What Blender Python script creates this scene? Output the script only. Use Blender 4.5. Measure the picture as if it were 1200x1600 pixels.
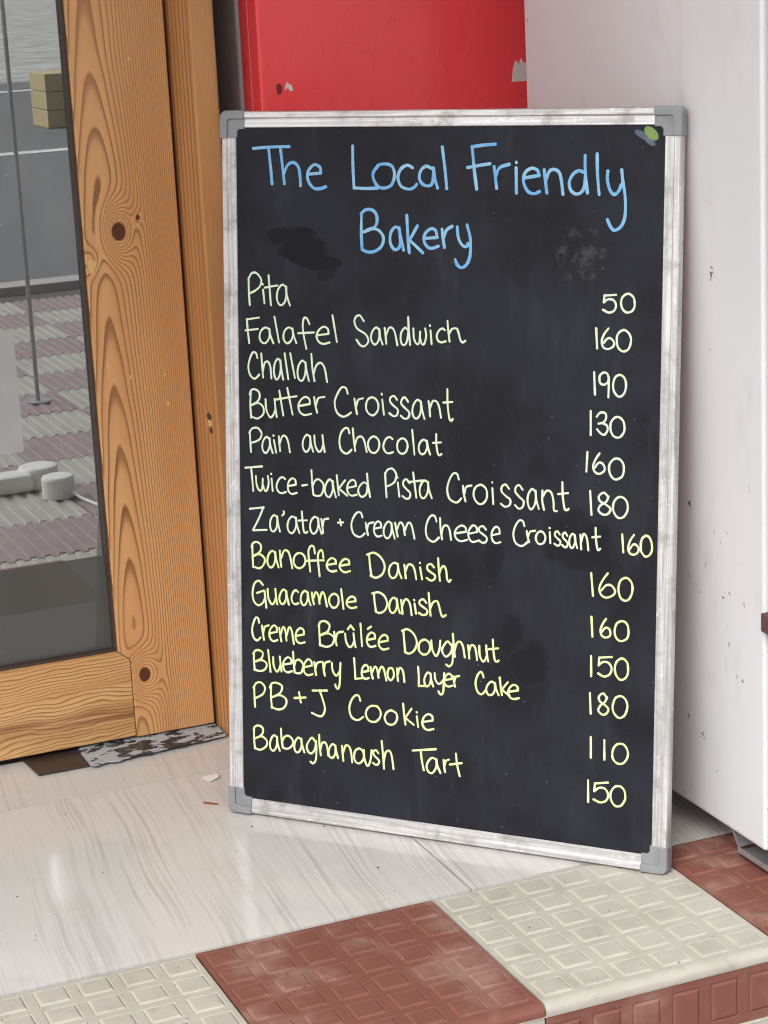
import bpy, bmesh, math, random
from mathutils import Vector, Matrix, noise as mnoise

for o in list(bpy.data.objects):
    bpy.data.objects.remove(o)
scene = bpy.context.scene
COL = scene.collection

# ------------------------------------------------------------------ camera
cam_data = bpy.data.cameras.new('camera')
cam = bpy.data.objects.new('camera', cam_data)
COL.objects.link(cam)
cam_data.sensor_fit = 'HORIZONTAL'
cam_data.sensor_width = 36.0
cam_data.lens = 36.0 * 3435.037 / 1200.0
cam_data.clip_start = 0.05
cam_data.clip_end = 3000.0
cR = Vector((0.920538, -0.387634, -0.048468))
cU = Vector((0.142467, 0.217592, 0.965586))
cF = Vector((0.363747, 0.895764, -0.255527))
cam.matrix_world = Matrix(((cR.x, cU.x, -cF.x, -0.649373),
                           (cR.y, cU.y, -cF.y, -2.247979),
                           (cR.z, cU.z, -cF.z, 1.130826),
                           (0, 0, 0, 1)))
scene.camera = cam

# ------------------------------------------------------------------ sky, sun, exposure
SUN_EL, SUN_AZ = 48.0, 230.0      # azimuth in degrees clockwise from +Y: behind and left of the camera
world = bpy.data.worlds.new('World')
scene.world = world
world.use_nodes = True
wt = world.node_tree
wt.nodes.clear()
sky = wt.nodes.new('ShaderNodeTexSky')
sky.sky_type = 'NISHITA'
sky.sun_disc = False
sky.sun_elevation = math.radians(SUN_EL)
sky.sun_rotation = math.radians(SUN_AZ)
sky.dust_density = 6.0
sky.ozone_density = 1.0
hs = wt.nodes.new('ShaderNodeHueSaturation')
hs.inputs['Saturation'].default_value = 0.42      # a bright hazy sky
bg = wt.nodes.new('ShaderNodeBackground')
bg.inputs['Strength'].default_value = 0.13
wo = wt.nodes.new('ShaderNodeOutputWorld')
wt.links.new(sky.outputs[0], hs.inputs['Color'])
wt.links.new(hs.outputs[0], bg.inputs['Color'])
wt.links.new(bg.outputs[0], wo.inputs['Surface'])

sun_data = bpy.data.lights.new('sun', 'SUN')
sun_data.energy = 1.2
sun_data.angle = math.radians(35)
sun_data.color = (1.0, 0.98, 0.95)
sun = bpy.data.objects.new('sun', sun_data)
COL.objects.link(sun)
el, az = math.radians(SUN_EL), math.radians(SUN_AZ)
to_sun = Vector((math.sin(az) * math.cos(el), math.cos(az) * math.cos(el), math.sin(el)))
sun.rotation_euler = to_sun.to_track_quat('Z', 'Y').to_euler()
sun.location = (0, -6, 8)

vs = scene.view_settings
vs.view_transform = 'Standard'
vs.look = 'None'
vs.gamma = 1.0
vs.use_curve_mapping = False
vs.exposure = 0.65
scene.render.engine = 'CYCLES'
scene.cycles.max_bounces = 6
scene.cycles.filter_width = 1.1
scene.cycles.diffuse_bounces = 3
scene.cycles.glossy_bounces = 3
scene.cycles.transparent_max_bounces = 8
rng = random.Random(7)

# ------------------------------------------------------------------ node helpers
class NT:
    """Small wrapper: every method returns a socket."""
    def __init__(self, name):
        self.mat = bpy.data.materials.new(name)
        self.mat.use_nodes = True
        self.t = self.mat.node_tree
        self.t.nodes.clear()
        self.out = self.t.nodes.new('ShaderNodeOutputMaterial')
    def put(self, sock, val):
        if hasattr(val, 'is_output'):
            self.t.links.new(val, sock)
        elif isinstance(val, (tuple, list)):
            v = list(val)
            n = len(sock.default_value)
            sock.default_value = (v + [1.0])[:n] if len(v) < n else v[:n]
        else:
            sock.default_value = val
    def m(self, op, a, b=None, c=None, clamp=False):
        n = self.t.nodes.new('ShaderNodeMath'); n.operation = op; n.use_clamp = clamp
        self.put(n.inputs[0], a)
        if b is not None: self.put(n.inputs[1], b)
        if c is not None: self.put(n.inputs[2], c)
        return n.outputs[0]
    def coord(self, which='Object'):
        return self.t.nodes.new('ShaderNodeTexCoord').outputs[which]
    def xyz(self, v):
        n = self.t.nodes.new('ShaderNodeSeparateXYZ'); self.put(n.inputs[0], v)
        return n.outputs[0], n.outputs[1], n.outputs[2]
    def vec(self, x, y, z=0.0):
        n = self.t.nodes.new('ShaderNodeCombineXYZ')
        for i, v in enumerate((x, y, z)): self.put(n.inputs[i], v)
        return n.outputs[0]
    def scale(self, v, s):
        n = self.t.nodes.new('ShaderNodeVectorMath'); n.operation = 'MULTIPLY'
        self.put(n.inputs[0], v); self.put(n.inputs[1], s)
        return n.outputs[0]
    def add(self, v, s):
        n = self.t.nodes.new('ShaderNodeVectorMath'); n.operation = 'ADD'
        self.put(n.inputs[0], v); self.put(n.inputs[1], s)
        return n.outputs[0]
    def noise(self, v, scale=5.0, detail=3.0, rough=0.55, dist=0.0):
        n = self.t.nodes.new('ShaderNodeTexNoise')
        self.put(n.inputs['Vector'], v)
        n.inputs['Scale'].default_value = scale
        n.inputs['Detail'].default_value = min(detail, 3.0)
        n.inputs['Roughness'].default_value = rough
        n.inputs['Distortion'].default_value = dist
        return n.outputs[0]
    def voro(self, v, scale, feature='F1', out='Distance', rnd=1.0):
        n = self.t.nodes.new('ShaderNodeTexVoronoi'); n.feature = feature
        self.put(n.inputs['Vector'], v)
        n.inputs['Scale'].default_value = scale
        n.inputs['Randomness'].default_value = rnd
        return n.outputs[out]
    def ramp(self, f, stops, interp='LINEAR'):
        n = self.t.nodes.new('ShaderNodeValToRGB')
        n.color_ramp.interpolation = interp
        e = n.color_ramp.elements
        while len(e) < len(stops): e.new(0.5)
        for el_, (p, c) in zip(e, stops):
            el_.position = p
            el_.color = (c, c, c, 1) if isinstance(c, (int, float)) else tuple(c) + (1,)
        self.put(n.inputs[0], f)
        return n.outputs[0]
    def step(self, f, lo, hi, a=0.0, b=1.0):
        n = self.t.nodes.new('ShaderNodeMapRange'); n.interpolation_type = 'SMOOTHSTEP'
        self.put(n.inputs['Value'], f)
        n.inputs['From Min'].default_value = lo; n.inputs['From Max'].default_value = hi
        n.inputs['To Min'].default_value = a; n.inputs['To Max'].default_value = b
        return n.outputs[0]
    def mix(self, f, a, b, mode='MIX'):
        n = self.t.nodes.new('ShaderNodeMix'); n.data_type = 'RGBA'; n.blend_type = mode
        n.clamp_factor = True
        self.put(n.inputs[0], f); self.put(n.inputs[6], a); self.put(n.inputs[7], b)
        return n.outputs[2]
    def gauss(self, x, y, cx, cy, sx, sy):
        dx = self.m('DIVIDE', self.m('SUBTRACT', x, cx), sx)
        dy = self.m('DIVIDE', self.m('SUBTRACT', y, cy), sy)
        r2 = self.m('ADD', self.m('MULTIPLY', dx, dx), self.m('MULTIPLY', dy, dy))
        return self.m('EXPONENT', self.m('MULTIPLY', r2, -1.0)), r2
    def bump(self, h, strength=0.3, dist=0.001):
        n = self.t.nodes.new('ShaderNodeBump')
        n.inputs['Strength'].default_value = strength
        n.inputs['Distance'].default_value = dist
        self.put(n.inputs['Height'], h)
        return n.outputs[0]
    def bsdf(self, color, rough=0.5, metallic=0.0, spec=0.5, normal=None, coat=0.0, coat_rough=0.1):
        n = self.t.nodes.new('ShaderNodeBsdfPrincipled')
        self.put(n.inputs['Base Color'], color)
        self.put(n.inputs['Roughness'], rough)
        self.put(n.inputs['Metallic'], metallic)
        self.put(n.inputs['Specular IOR Level'], spec)
        self.put(n.inputs['Coat Weight'], coat)
        n.inputs['Coat Roughness'].default_value = coat_rough
        if normal is not None: self.t.links.new(normal, n.inputs['Normal'])
        self.t.links.new(n.outputs[0], self.out.inputs['Surface'])
        return self.mat

def plain(name, col, rough=0.5, metallic=0.0, var=0.12, scale=40.0, bump=0.0, coat=0.0, spec=0.5):
    n = NT(name)
    p = n.coord()
    f = n.noise(p, scale, 4)
    c = n.mix(f, tuple(x * (1 - var) for x in col), tuple(min(1, x * (1 + var)) for x in col))
    nm = n.bump(n.noise(p, scale * 4, 3), bump, 0.0006) if bump else None
    return n.bsdf(c, n.step(f, 0.2, 0.8, rough * 0.85, min(1, rough * 1.15)), metallic, spec, nm, coat)

# ------------------------------------------------------------------ mesh helpers
class MB:
    def __init__(self):
        self.v = []; self.f = []
    def face_list(self, vs_, fs):
        o = len(self.v)
        self.v += [tuple(p) for p in vs_]
        self.f += [tuple(i + o for i in f) for f in fs]
        return self
    def box(self, x0, x1, y0, y1, z0, z1):
        return self.face_list([(x0, y0, z0), (x1, y0, z0), (x1, y1, z0), (x0, y1, z0),
                               (x0, y0, z1), (x1, y0, z1), (x1, y1, z1), (x0, y1, z1)],
                              [(3, 2, 1, 0), (4, 5, 6, 7), (0, 1, 5, 4), (1, 2, 6, 5), (2, 3, 7, 6), (3, 0, 4, 7)])
    def prism(self, poly, fn, a, b):
        """poly: 2D outline (counter-clockwise); fn(p, t) -> 3D point; t from a to b"""
        n = len(poly)
        vs_ = [fn(p, a) for p in poly] + [fn(p, b) for p in poly]
        fs = [tuple(range(n - 1, -1, -1)), tuple(range(n, 2 * n))]
        fs += [(i, (i + 1) % n, n + (i + 1) % n, n + i) for i in range(n)]
        return self.face_list(vs_, fs)
    def tube(self, pts, r, n=8):
        pts = [Vector(p) for p in pts]
        rings = []
        for i, p in enumerate(pts):
            d = (pts[min(i + 1, len(pts) - 1)] - pts[max(i - 1, 0)]).normalized()
            a = d.cross(Vector((0, 0, 1)))
            if a.length < 1e-4: a = d.cross(Vector((1, 0, 0)))
            a.normalize(); b = d.cross(a)
            rr = r[i] if isinstance(r, (list, tuple)) else r
            rings.append([p + (a * math.cos(t) + b * math.sin(t)) * rr for t in [2 * math.pi * k / n for k in range(n)]])
        vs_ = [q for ring in rings for q in ring]
        fs = [(i * n + k, i * n + (k + 1) % n, (i + 1) * n + (k + 1) % n, (i + 1) * n + k)
              for i in range(len(pts) - 1) for k in range(n)]
        fs += [tuple(range(n - 1, -1, -1)), tuple(range((len(pts) - 1) * n, len(pts) * n))]
        return self.face_list(vs_, fs)
    def mesh(self, name, mat=None, bevel=0.0, seg=2, smooth=False, shift=(0, 0, 0)):
        me = bpy.data.meshes.new(name)
        s = Vector(shift)
        me.from_pydata([tuple(Vector(p) - s) for p in self.v], [], self.f)
        bm = bmesh.new(); bm.from_mesh(me)
        bmesh.ops.recalc_face_normals(bm, faces=bm.faces)
        if bevel:
            ed = [e for e in bm.edges if e.is_manifold and e.calc_face_angle(0) > 0.5]
            bmesh.ops.bevel(bm, geom=ed, offset=bevel, segments=seg, profile=0.5, affect='EDGES', clamp_overlap=True)
        bm.to_mesh(me); bm.free()
        if smooth:
            for p in me.polygons: p.use_smooth = True
        if mat: me.materials.append(mat)
        return me
    def build(self, name, mat, parent=None, **k):
        return link(name, self.mesh(name, mat, **k), parent)

def link(name, me, parent=None):
    o = bpy.data.objects.new(name, me)
    COL.objects.link(o)
    if parent is not None: o.parent = parent
    return o

def empty(name, loc=(0, 0, 0)):
    o = bpy.data.objects.new(name, None)
    o.empty_display_size = 0.05
    COL.objects.link(o); o.location = loc
    return o

def tag(o, label, cat, group=None):
    o['label'] = label; o['category'] = cat
    if group: o['group'] = group
    return o

def structure(o):
    o['kind'] = 'structure'
    return o

# ------------------------------------------------------------------ materials
def wood(name, along='z', x0=0.03, d0=0.03, k=0.05, freq=330.0, knots=(), pale=(0.72, 0.395, 0.168), dark=(0.185, 0.066, 0.021),
         wobble=0.006, wscale=(4.0, 1.6), seed=0.0, contrast=1.0, bandy=0.0, slow_amp=0.008, jitter=0.12, quad=0.0, heart=None):
    n = NT(name)
    x, y, z = n.xyz(n.coord())
    # u runs across the board, v along the grain; depth keeps the end and side faces in step
    if along == 'z':
        u, v, w = x, z, y
    elif along == 'zy':
        u, v, w = y, z, x
    else:
        u, v, w = z, x, y
    u = n.m('ADD', u, n.m('MULTIPLY', w, 0.35))
    p = n.vec(n.m('MULTIPLY', u, wscale[0]), n.m('MULTIPLY', v, wscale[1]), seed)
    wob = n.m('MULTIPLY', n.m('SUBTRACT', n.noise(p, 3.0, 2, 0.5), 0.5), wobble * 2)
    du = n.m('SUBTRACT', n.m('ADD', u, wob), x0)
    slow = n.m('MULTIPLY', n.m('SUBTRACT', n.noise(n.vec(n.m('MULTIPLY', u, 1.0), n.m('MULTIPLY', v, 1.7), seed + 5), 2.0, 2), 0.5), slow_amp)
    d = n.m('ADD', n.m('ADD', n.m('MULTIPLY', v, k), d0), slow)
    F = n.m('SQRT', n.m('ADD', n.m('MULTIPLY', du, du), n.m('MULTIPLY', d, d)))
    if quad: F = n.m('ADD', F, n.m('MULTIPLY', n.m('MULTIPLY', du, du), quad))
    core = None
    for (ku, kv, A, su, sv, cr) in knots:
        g, _ = n.gauss(u, v, ku, kv, su, sv)
        F = n.m('ADD', F, n.m('MULTIPLY', g, A))
        if cr:
            _, r2 = n.gauss(u, n.m('ADD', v, wob), ku, kv, cr, cr * 1.3)
            e = n.step(r2, 0.75, 1.25, 1.0, 0.0)
            core = e if core is None else n.m('MAXIMUM', core, e)
    fine = n.noise(n.vec(n.m('MULTIPLY', u, 8.0), n.m('MULTIPLY', v, 1.5), seed + 2), 10.0, 2)
    ring = n.m('FRACT', n.m('ADD', n.m('MULTIPLY', F, freq), n.m('MULTIPLY', fine, jitter)))
    late = n.ramp(ring, [(0.0, 0.0), (0.40, 0.04), (0.62, 0.16), (0.80, 0.85), (0.92, 1.0), (1.0, 0.0)])
    amt = n.m('MULTIPLY', late, n.step(n.noise(n.vec(n.m('MULTIPLY', u, 9.0), n.m('MULTIPLY', v, 1.2), seed + 8), 2.0, 2), 0.25, 0.75, 0.62 * contrast, 1.0 * contrast))
    c = n.mix(amt, pale, dark)
    # fibre streaks and broad tone changes
    fib = n.noise(n.vec(n.m('MULTIPLY', u, 260.0), n.m('MULTIPLY', v, 9.0), seed + 3), 3.0, 4, 0.7)
    c = n.mix(n.step(fib, 0.42, 0.75, 0.0, 0.30), c, tuple(q * 0.62 for q in pale))
    tone = n.noise(n.vec(n.m('MULTIPLY', u, 14.0), n.m('MULTIPLY', v, 1.3), seed + 11), 1.6, 3)
    c = n.mix(n.step(tone, 0.35, 0.7, 0.0, 0.40 + bandy), c, (pale[0] * 0.66, pale[1] * 0.52, pale[2] * 0.45))
    if heart:
        hb, _ = n.gauss(n.m('ADD', u, n.m('MULTIPLY', wob, 1.5)), 0.0, heart[0], 0.0, heart[1], 1e6)
        hn = n.noise(n.vec(n.m('MULTIPLY', u, 60.0), n.m('MULTIPLY', v, 2.2), seed + 13), 1.5, 3)
        c = n.mix(n.m('MULTIPLY', n.m('MULTIPLY', hb, n.step(hn, 0.3, 0.65)), 0.75), c, (0.17, 0.055, 0.020))
    if core is not None:
        kn = n.noise(n.vec(n.m('MULTIPLY', u, 60.0), n.m('MULTIPLY', v, 60.0), seed), 3.0, 3)
        c = n.mix(core, c, n.mix(kn, (0.035, 0.012, 0.006), (0.16, 0.055, 0.02)))
    # small bare nicks
    nick = n.voro(n.vec(n.m('MULTIPLY', u, 1.0), n.m('MULTIPLY', v, 0.55), seed + 1.3), 17.0)
    c = n.mix(n.step(nick, 0.018, 0.034, 0.8, 0.0), c, (0.72, 0.52, 0.25))
    h = n.m('ADD', n.m('MULTIPLY', late, -0.6), n.m('MULTIPLY', fib, 0.5))
    return n.bsdf(c, n.step(fib, 0.3, 0.8, 0.36, 0.55), 0, 0.4, n.bump(h, 0.28, 0.0006), 0.12, 0.25)

def stone_slab(name, seed):
    n = NT(name)
    x, y, z = n.xyz(n.coord())
    u = n.m('ADD', x, n.m('MULTIPLY', y, -0.10))
    w0 = n.m('MULTIPLY', n.m('SUBTRACT', n.noise(n.vec(n.m('MULTIPLY', u, 3.0), n.m('MULTIPLY', y, 2.2), seed), 1.5, 1, 0.4), 0.5), 0.034)
    w1 = n.m('MULTIPLY', n.m('SUBTRACT', n.noise(n.vec(n.m('MULTIPLY', u, 16.0), n.m('MULTIPLY', y, 3.0), seed + 2), 1.5, 2, 0.5), 0.5), 0.010)
    F = n.m('ADD', u, n.m('ADD', w0, w1))
    streak = n.noise(n.vec(n.m('MULTIPLY', F, 95.0), n.m('MULTIPLY', y, 1.2), seed + 4), 1.6, 4, 0.6)
    fine = n.noise(n.vec(n.m('MULTIPLY', F, 300.0), n.m('MULTIPLY', y, 2.0), seed + 6), 1.3, 2, 0.5)
    vein = n.m('MAXIMUM', n.step(streak, 0.50, 0.62), n.m('MULTIPLY', n.step(fine, 0.52, 0.62), 0.75))
    amp = n.step(n.noise(n.vec(n.m('MULTIPLY', F, 13.0), n.m('MULTIPLY', y, 1.3), seed + 9), 1.6, 3), 0.38, 0.62, 0.12, 0.62)
    base = n.mix(n.noise(n.vec(x, y, seed), 4.5, 3), (0.565, 0.555, 0.53), (0.655, 0.65, 0.635))
    c = n.mix(n.m('MULTIPLY', vein, amp), base, (0.40, 0.39, 0.372))
    dirt = n.noise(n.vec(x, y, seed + 3), 13.0, 5, 0.65)
    c = n.mix(n.step(dirt, 0.5, 0.85, 0.0, 0.30), c, (0.42, 0.395, 0.35))
    r = n.step(n.noise(n.vec(x, y, seed + 1), 9.0, 4), 0.35, 0.8, 0.055, 0.16)
    return n.bsdf(c, r, 0, 0.36)

def tile_mat(name, col, dust, seed=0.0):
    n = NT(name)
    p = n.add(n.coord(), (seed, seed * 1.7, 0))
    obj = n.t.nodes.new('ShaderNodeObjectInfo')
    p = n.add(p, n.scale(obj.outputs['Location'], (3.1, 2.3, 1.7)))
    f = n.noise(p, 26.0, 5, 0.65)
    c = n.mix(f, tuple(q * 0.86 for q in col), tuple(min(1, q * 1.12) for q in col))
    s = n.noise(p, 9.0, 5, 0.7)
    c = n.mix(n.step(s, 0.46, 0.70, 0.0, 0.62), c, dust)
    s2 = n.noise(n.add(p, (7, 3, 1)), 34.0, 3, 0.75)
    c = n.mix(n.step(s2, 0.56, 0.72, 0.0, 0.45), c, tuple(q * 0.68 for q in col))
    grit = n.noise(p, 420.0, 2)
    c = n.mix(n.step(grit, 0.60, 0.80, 0.0, 0.4), c, tuple(q * 0.55 for q in col))
    spk = n.voro(p, 42.0)
    c = n.mix(n.step(spk, 0.035, 0.07, 0.8, 0.0), c, (0.07, 0.06, 0.05))
    spw = n.voro(n.add(p, (1.1, 2.7, 0.3)), 30.0)
    c = n.mix(n.step(spw, 0.025, 0.045, 0.8, 0.0), c, (0.66, 0.64, 0.60))
    return n.bsdf(c, n.step(f, 0.3, 0.7, 0.38, 0.6), 0, 0.45, n.bump(n.m('ADD', f, n.m('MULTIPLY', grit, 0.4)), 0.15, 0.0006))

def paint_metal(name, col, chip=(0.05, 0.04, 0.035), rough=0.35, chips=1.0, grime=(0.40, 0.38, 0.36), gz=None, coat=0.0):
    n = NT(name)
    p = n.coord()
    x, y, z = n.xyz(p)
    f = n.noise(p, 3.0, 4)
    c = n.mix(f, tuple(q * 0.93 for q in col), tuple(min(1, q * 1.04) for q in col))
    sm = n.noise(n.scale(p, (1, 1, 0.45)), 14.0, 5, 0.7)
    c = n.mix(n.step(sm, 0.55, 0.9, 0.0, 0.4), c, grime)
    d1 = n.voro(n.add(p, n.scale(n.vec(f, n.noise(p, 70.0, 3, 0.7), n.noise(n.add(p, (2, 2, 2)), 70.0, 3, 0.7)), (0.02, 0.03, 0.045))), 19.0)
    big = n.noise(p, 5.0, 2)
    a = n.m('MULTIPLY', n.step(d1, 0.045, 0.07, 0.9, 0.0), n.step(big, 0.44, 0.54))
    wv = n.noise(p, 90.0, 3, 0.7)
    d2 = n.voro(n.add(n.scale(p, (1.0, 1.0, 0.7)), n.scale(n.vec(wv, wv, n.noise(n.add(p, (5, 5, 5)), 120.0, 3)), (0.016, 0.016, 0.020))), 48.0)
    lowmask = n.step(n.noise(n.add(p, (9, 2, 4)), 6.0, 3), 0.44, 0.56)
    if gz is not None:
        lowmask = n.m('MULTIPLY', lowmask, n.step(z, gz[0], gz[1], 1.0, 0.12))
    b = n.m('MULTIPLY', n.step(d2, 0.06, 0.12, 0.75, 0.0), lowmask)
    k = n.m('MULTIPLY', n.m('MAXIMUM', a, b), chips)
    c = n.mix(k, c, chip)
    wav = n.noise(p, 6.0, 2)
    return n.bsdf(c, n.step(sm, 0.3, 0.8, rough * 0.85, rough * 1.4), 0, 0.5,
                  n.bump(n.m('ADD', n.m('MULTIPLY', wav, 6.0), n.m('MULTIPLY', k, -0.6)), 0.12, 0.001), coat, 0.15)

def alu(name, seed, along):
    n = NT(name)
    p = n.coord()
    st = (260.0, 7.0, 120.0) if along == 'y' else (7.0, 260.0, 120.0)
    f = n.noise(n.add(n.scale(p, st), (seed, seed, 0)), 1.0, 4, 0.65)
    g = n.noise(n.add(p, (seed, 0, 0)), 28.0, 5, 0.7)
    c = n.mix(n.step(f, 0.3, 0.7), (0.44, 0.44, 0.445), (0.74, 0.74, 0.75))
    c = n.mix(n.step(g, 0.46, 0.74, 0.0, 0.7), c, (0.30, 0.29, 0.27))
    blk = n.noise(n.add(n.scale(p, (60, 60, 60) if along == 'y' else (60, 90, 60)), (seed * 3, 1, 2)), 2.2, 4, 0.75)
    c = n.mix(n.step(blk, 0.68, 0.76, 0.0, 0.75), c, (0.14, 0.13, 0.12))
    wht = n.noise(n.add(n.scale(p, (80, 30, 60) if along == 'y' else (30, 80, 60)), (1, seed * 2, 2)), 2.0, 3, 0.7)
    c = n.mix(n.step(wht, 0.62, 0.70, 0.0, 0.8), c, (0.86, 0.86, 0.87))
    return n.bsdf(c, n.step(g, 0.3, 0.8, 0.34, 0.6), n.step(blk, 0.5, 0.7, 0.55, 0.15), 0.5, n.bump(f, 0.12, 0.0004))

def chalk(name, col, faint, seed):
    n = NT(name)
    p = n.coord()
    f = n.noise(n.add(p, (seed, 0, 0)), 38.0, 3, 0.6)
    c = n.mix(n.step(f, 0.34, 0.70), col, faint)
    g = n.noise(p, 900.0, 2)
    c = n.mix(n.step(g, 0.55, 0.8, 0.0, 0.22), c, tuple(q * 0.6 for q in col))
    return n.bsdf(c, 0.75, 0, 0.25, n.bump(g, 0.2, 0.0003))

def board_paint():
    n = NT('chalkboard paint')
    p = n.coord()
    x, y, z = n.xyz(p)
    grain = n.noise(p, 900.0, 2)
    cloud = n.noise(p, 7.0, 5, 0.6)
    wipe = n.noise(n.scale(n.add(p, (3, 1, 0)), (9.0, 2.5, 1)), 3.0, 5, 0.7)
    c = n.mix(n.step(cloud, 0.3, 0.7), (0.0072, 0.0074, 0.0118), (0.0175, 0.0200, 0.0290))
    c = n.mix(n.step(wipe, 0.50, 0.80, 0.0, 0.55), c, (0.034, 0.038, 0.050))
    c = n.mix(n.step(grain, 0.50, 0.80, 0.0, 0.45), c, (0.036, 0.041, 0.055))
    # wiped, still darker patches
    wj = n.m('MULTIPLY', n.m('SUBTRACT', n.noise(p, 22.0, 4, 0.6), 0.5), 0.05)
    xj = n.m('ADD', x, wj); yj = n.m('ADD', y, wj)
    dark = None
    for (cx, cy, sx, sy, s) in ((0.098, 0.765, 0.034, 0.013, 0.9), (0.118, 0.748, 0.036, 0.014, 0.9), (0.143, 0.733, 0.028, 0.010, 0.9), (0.150, 0.722, 0.012, 0.012, 0.6), (0.432, 0.245, 0.024, 0.022, 0.6),
                                (0.406, 0.283, 0.014, 0.020, 0.5), (0.490, 0.405, 0.042, 0.034, 0.55), (0.380, 0.370, 0.012, 0.022, 0.5),
                                (0.330, 0.350, 0.02, 0.016, 0.35), (0.44, 0.49, 0.010, 0.012, 0.3)):
        _, r2 = n.gauss(xj, yj, cx, cy, sx, sy)
        e = n.step(r2, 0.7, 1.35, s, 0.0)
        dark = e if dark is None else n.m('MAXIMUM', dark, e)
    c = n.mix(dark, c, (0.0045, 0.0045, 0.0065))
    # round ghost of an erased drawing, chalky
    _, r2 = n.gauss(xj, yj, 0.494, 0.752, 0.028, 0.030)
    ring = n.m('SUBTRACT', n.step(r2, 0.25, 0.7), n.step(r2, 1.0, 1.6))
    blot = n.step(n.noise(p, 60.0, 4, 0.7), 0.42, 0.72)
    gl = n.m('MULTIPLY', n.m('MAXIMUM', n.m('MULTIPLY', ring, 0.7), n.step(r2, 0.0, 0.5, 0.8, 0.0)), blot)
    c = n.mix(n.m('MULTIPLY', gl, 0.45), c, (0.14, 0.145, 0.16))
    sp = n.voro(p, 46.0)
    c = n.mix(n.step(sp, 0.018, 0.035, 0.8, 0.0), c, (0.36, 0.37, 0.37))
    # blue and green thumb smears in the top corner
    for (cx, cy, sx, sy, col) in ((0.5655, 0.8895, 0.010, 0.0045, (0.11, 0.14, 0.20)), (0.5755, 0.8825, 0.007, 0.004, (0.12, 0.15, 0.20))):
        _, r2 = n.gauss(n.m('ADD', x, n.m('MULTIPLY', wj, 0.2)), n.m('ADD', n.m('ADD', y, n.m('MULTIPLY', wj, 0.2)), n.m('MULTIPLY', n.m('SUBTRACT', x, cx), 0.45)), cx, cy, sx, sy)
        c = n.mix(n.step(r2, 0.7, 1.2, 0.85, 0.0), c, col)
    return n.bsdf(c, n.step(cloud, 0.3, 0.7, 0.50, 0.66), 0, 0.20, n.bump(grain, 0.08, 0.0003))

def glass_mat():
    n = NT('door glass')
    p = n.coord()
    lw = n.t.nodes.new('ShaderNodeFresnel'); lw.inputs['IOR'].default_value = 1.5
    fac = n.m('ADD', n.m('MULTIPLY', lw.outputs[0], 1.0), 0.36, clamp=True)
    gl = n.t.nodes.new('ShaderNodeBsdfGlossy'); gl.inputs['Roughness'].default_value = 0.0
    gl.inputs['Color'].default_value = (0.92, 0.94, 0.95, 1)
    tr = n.t.nodes.new('ShaderNodeBsdfTransparent'); tr.inputs['Color'].default_value = (0.62, 0.66, 0.64, 1)
    mx = n.t.nodes.new('ShaderNodeMixShader')
    n.put(mx.inputs[0], fac)
    n.t.links.new(tr.outputs[0], mx.inputs[1]); n.t.links.new(gl.outputs[0], mx.inputs[2])
    # dust film and specks
    df = n.t.nodes.new('ShaderNodeBsdfDiffuse'); df.inputs['Color'].default_value = (0.6, 0.6, 0.58, 1)
    dust = n.m('ADD', n.step(n.noise(n.scale(p, (1, 1, 0.5)), 9.0, 5, 0.7), 0.45, 0.8, 0.035, 0.14), n.step(n.voro(p, 26.0), 0.016, 0.03, 0.8, 0.0), clamp=True)
    m2 = n.t.nodes.new('ShaderNodeMixShader')
    n.put(m2.inputs[0], dust)
    n.t.links.new(mx.outputs[0], m2.inputs[1]); n.t.links.new(df.outputs[0], m2.inputs[2])
    n.t.links.new(m2.outputs[0], n.out.inputs['Surface'])
    return n.mat

def peel_mat():
    n = NT('peeling grey paint')
    p = n.coord()
    f = n.noise(n.scale(p, (1, 1.6, 1)), 34.0, 5, 0.65)
    k = n.step(f, 0.50, 0.535)
    c = n.mix(k, (0.40, 0.45, 0.50), (0.030, 0.028, 0.028))
    c = n.mix(n.step(n.noise(p, 80.0, 4), 0.5, 0.8, 0.0, 0.5), c, (0.26, 0.25, 0.24))
    return n.bsdf(c, 0.5, 0, 0.4, n.bump(k, -0.6, 0.0012))

M = {}
M['stile'] = wood('pine stile', 'z', x0=0.700, d0=0.026, k=0.046, freq=235.0, seed=1.0, wobble=0.004, quad=3.4,
                  knots=((0.7232, 0.7375, 0.044, 0.019, 0.036, 0.0100), (0.7522, 0.754, 0.006, 0.008, 0.012, 0.003), (0.7099, 0.0934, 0.040, 0.021, 0.034, 0.0085), (0.682, 0.702, 0.010, 0.012, 0.02, 0.0)))
M['stile_far'] = wood('pine stile plain', 'z', x0=0.09, d0=0.04, k=0.05, freq=225.0, seed=7.0, knots=((0.05, 1.3, 0.03, 0.02, 0.04, 0.008),))
M['rail'] = wood('pine rail', 'x', x0=-0.045, d0=0.020, k=-0.030, freq=190.0, seed=3.0, wscale=(9.0, 3.0), wobble=0.014, pale=(0.70, 0.42, 0.175),
                 knots=((0.008, 0.470, 0.018, 0.018, 0.070, 0.0),), bandy=0.2, heart=(0.038, 0.017))
M['jamb'] = wood('pine jamb', 'zy', x0=-0.16, d0=0.02, k=0.010, freq=62.0, seed=5.0, pale=(0.58, 0.295, 0.115), dark=(0.16, 0.050, 0.016), contrast=1.0, wobble=0.003,
                 knots=((-0.030, 0.478, 0.012, 0.010, 0.02, 0.006),))
M['jamb_far'] = M['jamb']
M['white'] = paint_metal('white freezer paint', (0.70, 0.72, 0.755), gz=(0.25, 0.75))
M['red'] = paint_metal('red fridge paint', (0.93, 0.074, 0.084), chip=(0.30, 0.02, 0.02), rough=0.28, chips=0.35, grime=(0.50, 0.03, 0.04), coat=0.3)
M['grey_cab'] = plain('grey cabinet', (0.50, 0.49, 0.50), 0.5, var=0.15, scale=9)
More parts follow.
